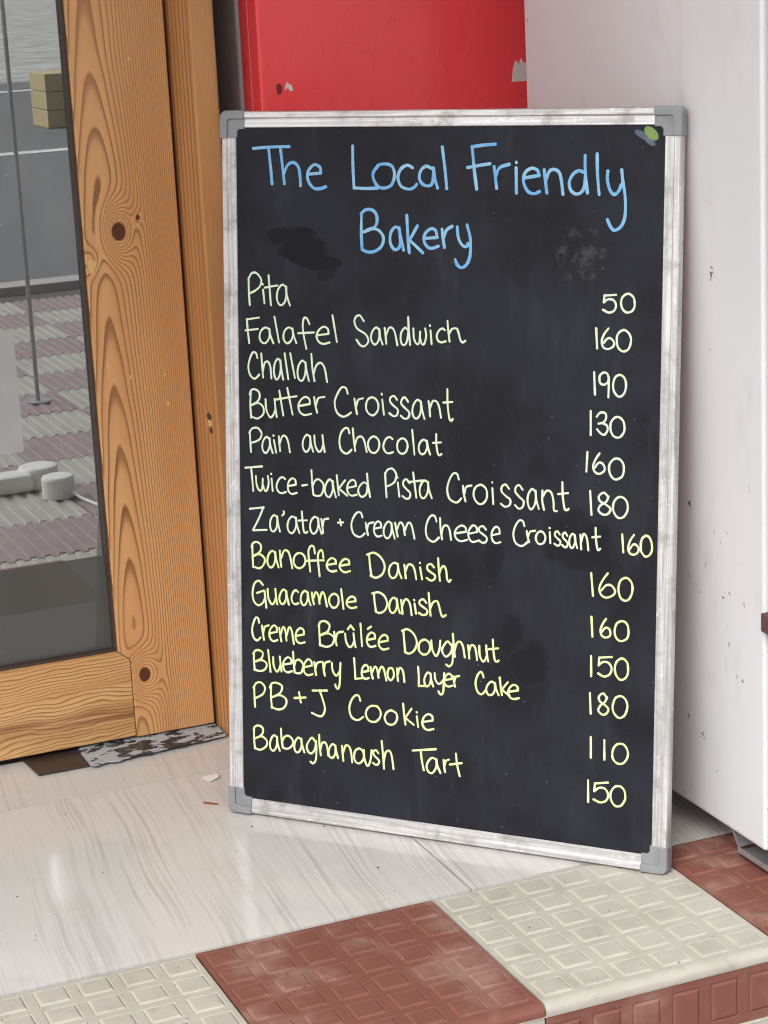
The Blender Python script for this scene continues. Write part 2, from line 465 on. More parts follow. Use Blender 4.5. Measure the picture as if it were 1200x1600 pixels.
M['gasket'] = plain('black rubber', (0.012, 0.011, 0.012), 0.7)
M['alu_v'] = alu('scuffed aluminium', 1.0, 'y')
M['alu_h'] = alu('scuffed aluminium level', 4.0, 'x')
M['cap'] = plain('grey plastic corner', (0.225, 0.235, 0.25), 0.40, var=0.22, scale=60, bump=0.1)
M['board'] = board_paint()
M['back'] = plain('hardboard back', (0.20, 0.12, 0.06), 0.8)
M['blue'] = chalk('blue chalk marker', (0.145, 0.39, 0.72), (0.29, 0.53, 0.70), 1.0)
M['pale'] = chalk('pale green chalk marker', (0.66, 0.77, 0.52), (0.60, 0.73, 0.62), 2.0)
M['lime'] = chalk('lime chalk marker', (0.66, 0.80, 0.33), (0.67, 0.78, 0.50), 3.0)
M['green'] = plain('green chalk smear', (0.19, 0.30, 0.085), 0.8, var=0.3, scale=150)
M['tile_red'] = tile_mat('terracotta tile', (0.205, 0.077, 0.058), (0.36, 0.24, 0.20), 1.0)
M['tile_cream'] = tile_mat('cream cement tile', (0.47, 0.455, 0.40), (0.37, 0.35, 0.30), 4.0)
M['tile_pink'] = tile_mat('pink cement tile', (0.285, 0.205, 0.215), (0.32, 0.28, 0.27), 8.0)
M['tile_pave'] = tile_mat('weathered cream cement tile', (0.40, 0.385, 0.34), (0.32, 0.30, 0.27), 6.0)
M['grout'] = plain('pale grout', (0.56, 0.54, 0.48), 0.9, var=0.3, scale=60)
M['joint'] = plain('dark joint', (0.10, 0.09, 0.08), 0.9, var=0.3, scale=60)
M['glass'] = glass_mat()
M['peel'] = peel_mat()
M['iron'] = plain('brown steel strip', (0.045, 0.030, 0.026), 0.45, var=0.45, scale=50)
M['putty'] = plain('dark glazing bead', (0.055, 0.038, 0.030), 0.6)
M['plaster'] = plain('painted plaster', (0.55, 0.53, 0.49), 0.8, var=0.1, scale=6, bump=0.2)
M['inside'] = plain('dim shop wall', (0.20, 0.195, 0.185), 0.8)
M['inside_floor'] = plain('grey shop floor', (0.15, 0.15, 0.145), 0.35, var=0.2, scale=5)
M['paper'] = plain('white paper', (0.78, 0.78, 0.76), 0.8, var=0.04)
M['plastic'] = plain('white plastic', (0.75, 0.75, 0.73), 0.4, var=0.05)
M['galv'] = plain('galvanised steel', (0.42, 0.43, 0.44), 0.4, 0.6, var=0.2, scale=40)
M['rust'] = plain('rusty hinge', (0.10, 0.06, 0.045), 0.7, var=0.4, scale=90)
M['asphalt'] = plain('asphalt', (0.14, 0.145, 0.15), 0.85, var=0.25, scale=3, bump=0.3)
M['gravel'] = plain('dusty verge', (0.42, 0.41, 0.39), 0.95, var=0.75, scale=2.5)
M['line'] = plain('white road paint', (0.70, 0.70, 0.68), 0.7, var=0.15, scale=8)
M['yellow'] = plain('yellow kerb paint', (0.50, 0.41, 0.22), 0.7, var=0.15)
M['black'] = plain('black kerb paint', (0.03, 0.03, 0.03), 0.7)
M['concrete'] = plain('concrete', (0.42, 0.40, 0.37), 0.85, var=0.2, scale=10)
M['crumb'] = plain('dark crumbs', (0.06, 0.045, 0.03), 0.9)
M['flake'] = plain('white paint flake', (0.72, 0.70, 0.67), 0.7)
M['chip'] = plain('brown wood chip', (0.26, 0.09, 0.035), 0.7)
led = NT('lit tube')
em = led.t.nodes.new('ShaderNodeEmission'); em.inputs['Strength'].default_value = 330.0
led.t.links.new(em.outputs[0], led.out.inputs['Surface'])
M['lit'] = led.mat

fm = NT('grey window film')  # added grey layer, the pane's grey lower zone put in as colour
fd = fm.t.nodes.new('ShaderNodeBsdfDiffuse')
fm.put(fd.inputs['Color'], fm.mix(fm.noise(fm.scale(fm.coord(), (1, 1, 0.3)), 14.0, 4), (0.10, 0.103, 0.098), (0.135, 0.137, 0.130)))
fg = fm.t.nodes.new('ShaderNodeBsdfGlossy'); fg.inputs['Roughness'].default_value = 0.03
fx = fm.t.nodes.new('ShaderNodeMixShader'); fx.inputs[0].default_value = 0.06
fm.t.links.new(fd.outputs[0], fx.inputs[1]); fm.t.links.new(fg.outputs[0], fx.inputs[2])
ft = fm.t.nodes.new('ShaderNodeBsdfTransparent')
fy = fm.t.nodes.new('ShaderNodeMixShader'); fy.inputs[0].default_value = 0.30
fm.t.links.new(fx.outputs[0], fy.inputs[1]); fm.t.links.new(ft.outputs[0], fy.inputs[2])
fm.t.links.new(fy.outputs[0], fm.out.inputs['Surface'])
M['overlay'] = fm.mat
sk = NT('frosted sticker')
sd = sk.t.nodes.new('ShaderNodeBsdfDiffuse'); sd.inputs['Color'].default_value = (0.62, 0.63, 0.64, 1)
st_ = sk.t.nodes.new('ShaderNodeBsdfTransparent')
sx_ = sk.t.nodes.new('ShaderNodeMixShader'); sx_.inputs[0].default_value = 0.42
sk.t.links.new(st_.outputs[0], sx_.inputs[1]); sk.t.links.new(sd.outputs[0], sx_.inputs[2])
sk.t.links.new(sx_.outputs[0], sk.out.inputs['Surface'])
M['sticker'] = sk.mat

# ================================================================== the setting
PZ = -0.166        # pavement level, two tile courses below the shop floor
o = structure(MB().box(-400, 400, -800, 300, PZ - 0.40, PZ - 0.10).build('ground', M['gravel']))

# --- shop floor: stone-look slabs on a screed
floor = structure(MB().box(-3.0, 3.0, 0.0, 0.715, -0.05, -0.0075).build('floor', M['joint']))
G = 0.0014
k = 0
for ix in range(-4, 5):
    x0, x1 = -0.245 + 0.6 * ix, -0.245 + 0.6 * (ix + 1)
    for (y0, y1) in ((0.004, 0.5385), (0.5385, 0.7145)):
        if x1 <= -3.0 or x0 >= 3.0: continue
        k += 1
        MB().box(max(x0, -3) + G, min(x1, 3) - G, y0 + G, y1 - G, -0.0075, 0.0).build('slab', stone_slab('stone-look slab', k * 3.7), floor)

# --- step: embossed cement tiles on top and on the riser
def embossed(w, h, n_w, n_h, th, bump_h, fx, fy):
    """flat tile with a grid of low raised squares, w along x, h along -y, top at z=0"""
    mb = MB()
    cw, ch = w / n_w, h / n_h
    for i in range(n_w):
        for j in range(n_h):
            cx = (i + 0.5) * cw; cy = -(j + 0.5) * ch
            a, b = cw * fx / 2, ch * fy / 2
            rings = [(cw / 2, ch / 2, 0.0), (a + 0.0030, b + 0.0030, 0.0), (a + 0.0016, b + 0.0016, -0.0012), (a, b, 0.0001),
                     (a - 0.0010, b - 0.0010, bump_h * 0.85), (a - 0.0028, b - 0.0028, bump_h)]
            vs_ = []
            for (ra, rb, rz) in rings:
                vs_ += [(cx - ra, cy - rb, rz), (cx + ra, cy - rb, rz), (cx + ra, cy + rb, rz), (cx - ra, cy + rb, rz)]
            fs = [(q * 4 + e, q * 4 + (e + 1) % 4, q * 4 + 4 + (e + 1) % 4, q * 4 + 4 + e) for q in range(len(rings) - 1) for e in range(4)]
            n5 = (len(rings) - 1) * 4
            mb.face_list(vs_, fs + [(n5, n5 + 1, n5 + 2, n5 + 3)])
    # sides and underside
    mb.face_list([(0, -h, -th), (w, -h, -th), (w, 0, -th), (0, 0, -th), (0, -h, 0), (w, -h, 0), (w, 0, 0), (0, 0, 0)],
                 [(3, 2, 1, 0), (0, 1, 5, 4), (1, 2, 6, 5), (2, 3, 7, 6), (3, 0, 4, 7)])
    return mb

step = structure(MB().box(-3.0, 3.0, -0.294, 0.0015, PZ - 0.08, -0.0095).build('step', M['grout']))
tread_mb = embossed(0.2975, 0.290, 6, 6, 0.009, 0.0011, 0.66, 0.66)
# rounded nosing along the street edge
nose = [(-0.290, 0.0)] + [(-0.290 - 0.013 * math.sin(a), -0.009 + 0.009 * math.cos(a)) for a in [math.pi / 2 * i / 5 for i in range(1, 6)]] + [(-0.303, -0.013), (-0.290, -0.013)]
tread_mb.prism(nose, lambda p, t: (t, p[0], p[1]), 0.0, 0.2975)
tread = {c: tread_mb.mesh('tread tile', M['tile_' + c]) for c in ('red', 'cream')}
riser_mb = embossed(0.2975, 0.068, 6, 1, 0.008, 0.0013, 0.62, 0.62)
riser = {c: riser_mb.mesh('riser tile', M['tile_' + c]) for c in ('red', 'cream')}
for ix in range(-9, 9):
    x = 0.3 * ix + 0.00125
    c = 'red' if ix % 2 == 0 else 'cream'
    t = link('tile', tread[c], step); t.location = (x, -0.0005, 0.0); t.rotation_euler = (0, 0, rng.uniform(-0.0015, 0.0015))
    other = 'cream' if c == 'red' else 'red'
    for r, cc in ((0, other), (1, c)):
        t = link('tile', riser[cc], step)
        t.rotation_euler = (math.radians(90), 0, 0)
        t.location = (x, -0.3015, -0.0155 - 0.0715 * r)

for zz in ((-0.0152, -0.0133), (-0.0866, -0.0839)):
    MB().box(-2.7, 2.7, -0.3024, -0.2941, zz[0], zz[1]).build('grout_line', M['grout'], step)
# --- pavement of ribbed cement tiles, road, kerbs
pave = structure(MB().box(-4.5, 4.5, -4.82, -0.28, PZ - 0.1, PZ - 0.022).build('pavement', M['joint']))
rib = MB().box(0, 0.297, -0.297, 0, -0.022, 0.0)
for i in range(9):
    xx = 0.0165 + i * 0.033
    rib.prism([(xx - 0.009, -0.0003), (xx + 0.009, -0.0003), (xx + 0.006, 0.005), (xx - 0.006, 0.005)], lambda p, t: (p[0], t, p[1]), -0.294, -0.003)
ribs = [rib.mesh('ribbed tile', M['tile_pave']), rib.mesh('ribbed tile', M['tile_pink'])]
for iy in range(14):
    for ix in range(-3, 10):
        t = link('paving_tile', ribs[(iy + ix) % 2], pave)
        t.location = (0.3 * ix + 0.0015, -0.315 - 0.3 * iy, PZ + rng.uniform(-0.0008, 0.0008))
structure(MB().box(-400, 400, -4.97, -4.82, PZ - 0.12, PZ + 0.012).build('kerb', M['concrete']))
structure(MB().box(-400, 400, -20.0, -4.97, PZ - 0.11, PZ - 0.09).build('road', M['asphalt']))
for yy in (-11.75, -18.6):
    structure(MB().box(-400, 400, yy, yy + 0.2, PZ - 0.0895, PZ - 0.086).build('road_line', M['line']))
# --- facade around the door, unseen shade canopy, dim room behind the glass
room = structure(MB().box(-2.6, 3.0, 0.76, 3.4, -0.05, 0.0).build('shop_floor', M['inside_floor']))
fw = Vector((-1.6, 0.73, 0))
wall = tag(empty('shop_building', fw), 'plastered shop front with an unseen flat shade canopy around the pine door and fridge alcove', 'building')
MB().box(-2.7, -0.665, 0.66, 0.80, 0.0, 2.6).build('wall', M['plaster'], wall, shift=fw)
MB().box(-0.664, 3.1, 0.664, 0.80, 2.16, 2.6).build('lintel', M['plaster'], wall, shift=fw)
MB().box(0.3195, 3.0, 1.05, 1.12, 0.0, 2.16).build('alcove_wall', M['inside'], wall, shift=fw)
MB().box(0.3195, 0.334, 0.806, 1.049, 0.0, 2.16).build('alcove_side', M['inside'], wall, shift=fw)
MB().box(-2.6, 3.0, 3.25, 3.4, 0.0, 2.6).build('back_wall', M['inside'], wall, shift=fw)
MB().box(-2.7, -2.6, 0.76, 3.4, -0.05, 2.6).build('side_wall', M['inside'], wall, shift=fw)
MB().box(3.0, 3.1, 0.55, 3.4, -0.05, 2.6).build('side_wall', M['inside'], wall, shift=fw)
MB().box(-2.7, 3.1, 0.76, 3.4, 2.6, 2.7).build('shop_ceiling', M['inside'], wall, shift=fw)
MB().box(-2.7, 3.1, -1.15, 0.80, 2.602, 2.72).build('shade_canopy', M['plaster'], wall, shift=fw)  # unseen slab, its reach set to shade the floor by the door

# ================================================================== door frame and door
base = Vector((0.30, 0.66, 0))
fr = tag(empty('door_frame', base), 'varnished orange pine door frame standing beside the glazed door', 'door frame')
def jamb(xa, xb, mat):
    MB().box(xa, xb, 0.604, 0.76, 0.001, 2.15).build('post', mat, fr, bevel=0.0015, shift=base)
jamb(0.2662, 0.2998, M['jamb'])
jamb(-0.66, -0.625, M['jamb_far'])
MB().box(-0.6245, 0.2657, 0.604, 0.76, 2.118, 2.15).build('head', M['rail'], fr, bevel=0.0015, shift=base)

DX0, DX1, DY, DZ = -0.55, 0.2605, 0.70, 0.009
door = tag(empty('glazed_door', (DX0, DY, DZ)), 'pine door with one large reflective glass pane and knotty stile', 'door')
sh = Vector((DX0, DY, DZ))
def part(name, mat, x0, x1, z0, z1, y0=DY, y1=DY + 0.04, bev=0.0018, par=None):
    return MB().box(x0, x1, y0, y1, z0, z1).build(name, mat, par or door, bevel=bev, shift=sh)
GX1, GZ0 = 0.1235, 0.1425
def slab(name, mat, poly, y0):
    return MB().prism(poly, lambda p, t: (p[0], t, p[1]), DY + y0, DY + 0.04).build(name, mat, door, bevel=0.0016, shift=sh)
slab('stile', M['stile'], [(GX1, GZ0), (0.1408, GZ0 - 0.014), (0.1408, DZ), (DX1, DZ), (DX1, 2.11), (GX1, 2.11)], 0.0)
part('stile', M['stile_far'], DX0, DX0 + 0.12, DZ, 2.11)
slab('rail', M['rail'], [(DX0 + 0.1205, DZ + 0.001), (0.1402, DZ + 0.002), (0.1402, GZ0 - 0.0145), (GX1 - 0.0005, GZ0), (DX0 + 0.1205, GZ0)], 0.0006)
part('rail', M['rail'], DX0 + 0.1205, GX1 - 0.0004, 1.99, 2.11, DY + 0.0008, DY + 0.04)
for (a, b, c, d) in ((GX1 - 0.004, GX1 - 0.0003, GZ0, 1.99), (DX0 + 0.1205, DX0 + 0.1245, GZ0, 1.99)):
    part('glazing_bead', M['putty'], a, b, c + 0.0003, d - 0.0003, DY + 0.006, DY + 0.03, 0.0)
part('glazing_bead', M['putty'], DX0 + 0.1250, GX1 - 0.0045, GZ0 + 0.0003, GZ0 + 0.004, DY + 0.006, DY + 0.03, 0.0)
part('pane', M['glass'], DX0 + 0.1225, GX1 - 0.002, GZ0 + 0.001, 1.989, DY + 0.018, DY + 0.0182, 0.0)
part('added_grey_band', M['overlay'], DX0 + 0.1255, GX1 - 0.0048, GZ0 + 0.0042, 0.2850, DY + 0.0172, DY + 0.0177, 0.0)  # added band, covers the step's reflection low in the pane with grey
part('frosted_sticker', M['sticker'], -0.20, 0.0172, 0.452, 0.622, DY + 0.0170, DY + 0.0177, 0.0)
# pale bare patch where a splinter has left the inner edge
nk = MB()
pts = [(0.006 * math.cos(t) * (1 + 0.25 * math.sin(3 * t)), 0.0105 * math.sin(t) * (1 + 0.2 * math.cos(2 * t + 1))) for t in [2 * math.pi * i / 14 for i in range(14)]]
nk.prism(pts, lambda p, t: (0.1312 + p[0] + p[1] * 0.2, t, 0.7020 + p[1]), DY + 0.0003, DY - 0.0006)
nk.build('bare_patch', plain('bare wood', (0.68, 0.47, 0.20), 0.8, var=0.3, scale=200), door, shift=sh)

# small pale nicks in the varnish, a dried crack across the knot
bare = bpy.data.materials['bare wood']
for (nx, nz, nw, nh, tl) in ((0.1431, 0.5628, 0.0016, 0.0042, -0.3), (0.1735, 0.541, 0.0014, 0.0035, 0.3), (0.2251, 0.4974, 0.0024, 0.0040, 0.0), (0.2240, 0.539, 0.0018, 0.0026, 0.6),
                             (0.1735, 0.7325, 0.0095, 0.0008, 0.02), (0.1745, 0.7280, 0.0016, 0.0012, 0.5), (0.2022, 0.7540, 0.0020, 0.0016, 0.4), (0.212, 0.321, 0.0007, 0.0045, 0.1)):
    pp = [(nw * math.cos(t) * rng.uniform(0.7, 1.2), nh * math.sin(t) * rng.uniform(0.7, 1.2)) for t in [2 * math.pi * i / 8 for i in range(8)]]
    MB().prism(pp, lambda p, t: (nx + p[0] + p[1] * tl, t, nz + p[1]), DY + 0.0003, DY - 0.0003).build('bare_patch', bare, door, shift=sh)
# broken knot on the frame post
for (ya, za, ry, rz, mt) in ((0.640, 0.484, 0.010, 0.0055, M['putty']), (0.638, 0.474, 0.008, 0.006, bare), (0.634, 0.465, 0.006, 0.006, M['putty'])):
    pp = [(ry * math.cos(t) * rng.uniform(0.7, 1.2), rz * math.sin(t) * rng.uniform(0.7, 1.2)) for t in [2 * math.pi * i / 10 for i in range(10)]]
    MB().prism(pp, lambda p, t: (t, ya + p[0], za + p[1]), 0.2666, 0.2656).build('split_knot', mt, fr, shift=base)

# steel floor strip under the door, with a peeling painted cover on top
strip = tag(empty('threshold_strip', (0.1, 0.68, 0)), 'dark steel floor strip with peeling pale grey paint under the door', 'threshold')
q = [(-0.022, 0.6405), (0.098, 0.640), (0.100, 0.728), (-0.030, 0.728)]
MB().prism(q, lambda p, t: (p[0], p[1], t), 0.0006, 0.0042).build('base_plate', M['iron'], strip, bevel=0.0008, shift=(0.1, 0.68, 0))
rp = []
for i in range(26):
    x = 0.052 + (0.262 - 0.052) * i / 25
    rp.append((x, 0.628 + 0.022 * (i / 25) + 0.010 * mnoise.noise(Vector((x * 60, 2, 0))) * (1 if i < 16 else 0.25)))
rp += [(0.262, 0.728), (0.066, 0.728), (0.052, 0.700)]
MB().prism(rp, lambda p, t: (p[0], p[1], t), 0.0045, 0.0062).build('cover_plate', M['peel'], strip, shift=(0.1, 0.68, 0))

# ================================================================== red fridge behind the board
RX, RY = 0.3480, 0.570
fb = Vector((RX + 0.3, RY + 0.2, 0))
fridge = tag(empty('red_fridge', fb), 'tall fridge with a glossy red door and dark grey cabinet behind the chalkboard', 'fridge')
MB().box(RX, RX + 0.56, RY, RY + 0.073, 0.10, 1.86).build('door', M['red'], fridge, bevel=0.004, seg=3, shift=fb)
MB().box(RX + 0.012, RX + 0.55, RY + 0.0735, RY + 0.092, 0.10, 1.85).build('gasket', M['gasket'], fridge, shift=fb)
MB().box(RX + 0.003, RX + 0.556, RY + 0.0925, RY + 0.46, 0.06, 1.88).build('cabinet', M['grey_cab'], fridge, bevel=0.004, shift=fb)
MB().box(RX + 0.02, RX + 0.54, RY + 0.04, RY + 0.44, 0.0, 0.0595).build('plinth', M['gasket'], fridge, shift=fb)
# door edge seam
MB().box(RX - 0.0004, RX + 0.001, RY + 0.0355, RY + 0.0363, 0.11, 1.85).build('edge_seam', plain('bare edge', (0.62, 0.30, 0.25), 0.5), fridge, shift=fb)
# torn sticker remains on the red door
def scrap(name, mat, parent, cx, cz, pts_, ax):
    mb = MB()
    if ax == 'y': mb.prism(pts_, lambda p, t: (cx + p[0], t, cz + p[1]), RY - 0.0001, RY - 0.0004)
    return mb.build(name, mat, parent, shift=fb)
scrap('torn_sticker', M['flake'], fridge, 0.386, 0.935, [(-0.004, -0.006), (0.0, -0.002), (0.004, -0.007), (0.008, -0.006), (0.006, 0.001), (0.002, 0.003), (0.0, 0.006), (-0.003, 0.001)], 'y')
scrap('torn_sticker', plain('dark residue', (0.20, 0.02, 0.025), 0.7), fridge, 0.374, 0.932, [(-0.003, -0.008), (0.003, -0.006), (0.005, 0.002), (0.001, 0.008), (-0.004, 0.005)], 'y')

scrap('torn_sticker', M['flake'], fridge, 0.733, 0.933, [(-0.013, -0.016), (0.016, -0.016), (0.016, 0.006), (0.006, 0.010), (0.003, 0.017), (-0.001, 0.008), (-0.006, 0.014), (-0.010, 0.004)], 'y')
# ================================================================== white freezer
XF, YN, YB, ZB = 0.6695, -0.157, 0.424, 0.043
wb = Vector((XF + 0.3, 0.13, 0))
fz = tag(empty('white_freezer', wb), 'scuffed white upright freezer whose side carries the leaning chalkboard', 'freezer')
MB().box(XF, XF + 0.60, YN, YB, ZB, 1.72).build('cabinet', M['white'], fz, bevel=0.005, seg=3, shift=wb)
MB().box(XF + 0.012, XF + 0.59, YN - 0.012, YN - 0.0003, ZB + 0.03, 1.70).build('gasket', M['gasket'], fz, shift=wb)
MB().box(XF + 0.001, XF + 0.60, YN - 0.068, YN - 0.0125, ZB + 0.02, 1.71).build('door', M['white'], fz, bevel=0.006, seg=3, shift=wb)
hg = MB().box(XF - 0.006, XF + 0.03, YN - 0.026, YN - 0.001, 0.322, 0.345).build('hinge', M['rust'], fz, bevel=0.002, shift=wb)
MB().tube([(XF + 0.008, YN - 0.02, 0.318), (XF + 0.008, YN - 0.02, 0.350)], 0.005).build('pin', M['rust'], hg, shift=wb)
# folded sheet-metal foot channels under the cabinet
def channel(yf, yr, x0, x1):
    t = 0.0016
    mb = MB()
    zt = ZB - 0.0005
    mb.prism([(yr + 0.022, zt), (yr, 0.017), (yr - 0.004, 0.017), (yr + 0.014, zt)], lambda p, q_: (q_, p[0], p[1]), x0, x0 + t)      # rear slope
    mb.prism([(yf, 0.010), (yr, 0.010), (yr, 0.017), (yf, 0.017)], lambda p, q_: (q_, p[0], p[1]), x0, x0 + t)                        # bottom lip
    mb.prism([(yr, 0.017), (yr + 0.022, zt), (yr + 0.020, zt), (yr - 0.002, 0.017)], lambda p, q_: (q_, p[0], p[1]), x0 + t, x1 - t)
    mb.prism([(yf, 0.010), (yr, 0.010), (yr + 0.022, zt), (yf, zt)], lambda p, q_: (q_, p[0], p[1]), x1 - t, x1)
    mb.box(x0 + t, x1 - t, yf, yr, 0.010, 0.0118)
    mb.box(x0 + t, x1 - t, yf, yf + t, 0.0118, zt)
    mb.build('foot_channel', M['galv'], fz, shift=wb)
channel(-0.152, -0.075, XF + 0.012, XF + 0.060)
channel(0.33, 0.40, XF + 0.012, XF + 0.060)
channel(-0.152, -0.075, XF + 0.53, XF + 0.578)
channel(0.33, 0.40, XF + 0.53, XF + 0.578)
for (xx, yy) in ((XF + 0.036, -0.12), (XF + 0.036, 0.37), (XF + 0.554, -0.12), (XF + 0.554, 0.37)):
    MB().tube([(xx, yy, 0.0), (xx, yy, 0.004), (xx, yy, 0.0042), (xx, yy, 0.0098)], [0.013, 0.013, 0.006, 0.006], 12).build('levelling_foot', M['gasket'], fz, shift=wb)

# ================================================================== chalkboard
BW, BH = 0.6148, 0.9230
bex = Vector((0.6612, -0.7502, 0.0)).normalized()
bup = Vector((0.0815, 0.0718, 0.9941)).normalized()
bno = bex.cross(bup).normalized()           # towards the street
bex = bup.cross(bno).normalized()
TH = 0.018
borg = Vector((0.1719, 0.3812, 0.0)) + Vector((0, 0, 1)) * (TH * bno.z + 0.0002)
board = tag(empty('chalkboard_sign'), 'framed black chalkboard bakery menu leaning between the pine door and freezer', 'chalkboard')
board.matrix_world = Matrix(((bex.x, bup.x, bno.x, borg.x), (bex.y, bup.y, bno.y, borg.y), (bex.z, bup.z, bno.z, borg.z), (0, 0, 0, 1)))
PT = -0.005                                 # panel face
MB().box(0.012, BW - 0.012, 0.012, BH - 0.012, -0.013, PT).build('panel', M['board'], board)
MB().box(0.006, BW - 0.006, 0.006, BH - 0.006, -0.0155, -0.0131).build('back_panel', M['back'], board)
# rail profile: s from the outer edge inwards, t outwards
prof = [(0.0014, -0.0165), (0.0014, -0.0035), (0.0026, -0.0016), (0.0088, -0.0012), (0.0098, -0.0020), (0.0102, -0.0036), (0.0110, -0.0038),
        (0.0208, -0.0032), (0.0216, -0.0040), (0.0216, -0.0165)]
E_ = 0.024
def rail(fn, a, b, mat):
    MB().prism(prof, fn, a, b).build('frame_rail', mat, board)
rail(lambda p, t: (p[0], t, p[1]), E_, BH - E_, M['alu_v'])
rail(lambda p, t: (BW - p[0], t, p[1]), E_, BH - E_, M['alu_v'])
rail(lambda p, t: (t, p[0], p[1]), E_, BW - E_, M['alu_h'])
rail(lambda p, t: (t, BH - p[0], p[1]), E_, BW - E_, M['alu_h'])
# moulded corner caps
def arc(cx, cy, r, a0, a1, n=6):
    return [(cx + r * math.cos(math.radians(a0 + (a1 - a0) * i / n)), cy + r * math.sin(math.radians(a0 + (a1 - a0) * i / n))) for i in range(n + 1)]
AL, AW, AR = 0.0345, 0.0236, 0.0108
low = arc(0.008, 0.008, 0.008, 180, 270) + [(AL, 0.0), (AL, AW), (AW + 0.003, AW), (AW, AW + 0.003), (AW, AL), (0.0, AL)]
high = arc(0.0092, 0.0092, 0.0086, 180, 270) + [(AL + 0.0004, 0.0006), (AL + 0.0004, AR)] + [(AR + 0.004, AR)] + arc(AR + 0.004, AR + 0.004, 0.004, 270, 180, 4)[1:] + [(AR, AL + 0.0004), (0.0006, AL + 0.0004)]
for (sx, sy, ox, oy) in ((1, 1, 0, 0), (-1, 1, BW, 0), (1, -1, 0, BH), (-1, -1, BW, BH)):
    mb = MB()
    fn = lambda p, t: (ox + sx * p[0], oy + sy * p[1], t)
    mb.prism(low, fn, -TH, -0.0020)
    cap = mb.build('corner_cap', M['cap'], board, bevel=0.0009)
    MB().prism(high, fn, -TH + 0.0004, 0.0010).build('cap_ridge', M['cap'], cap, bevel=0.0010)

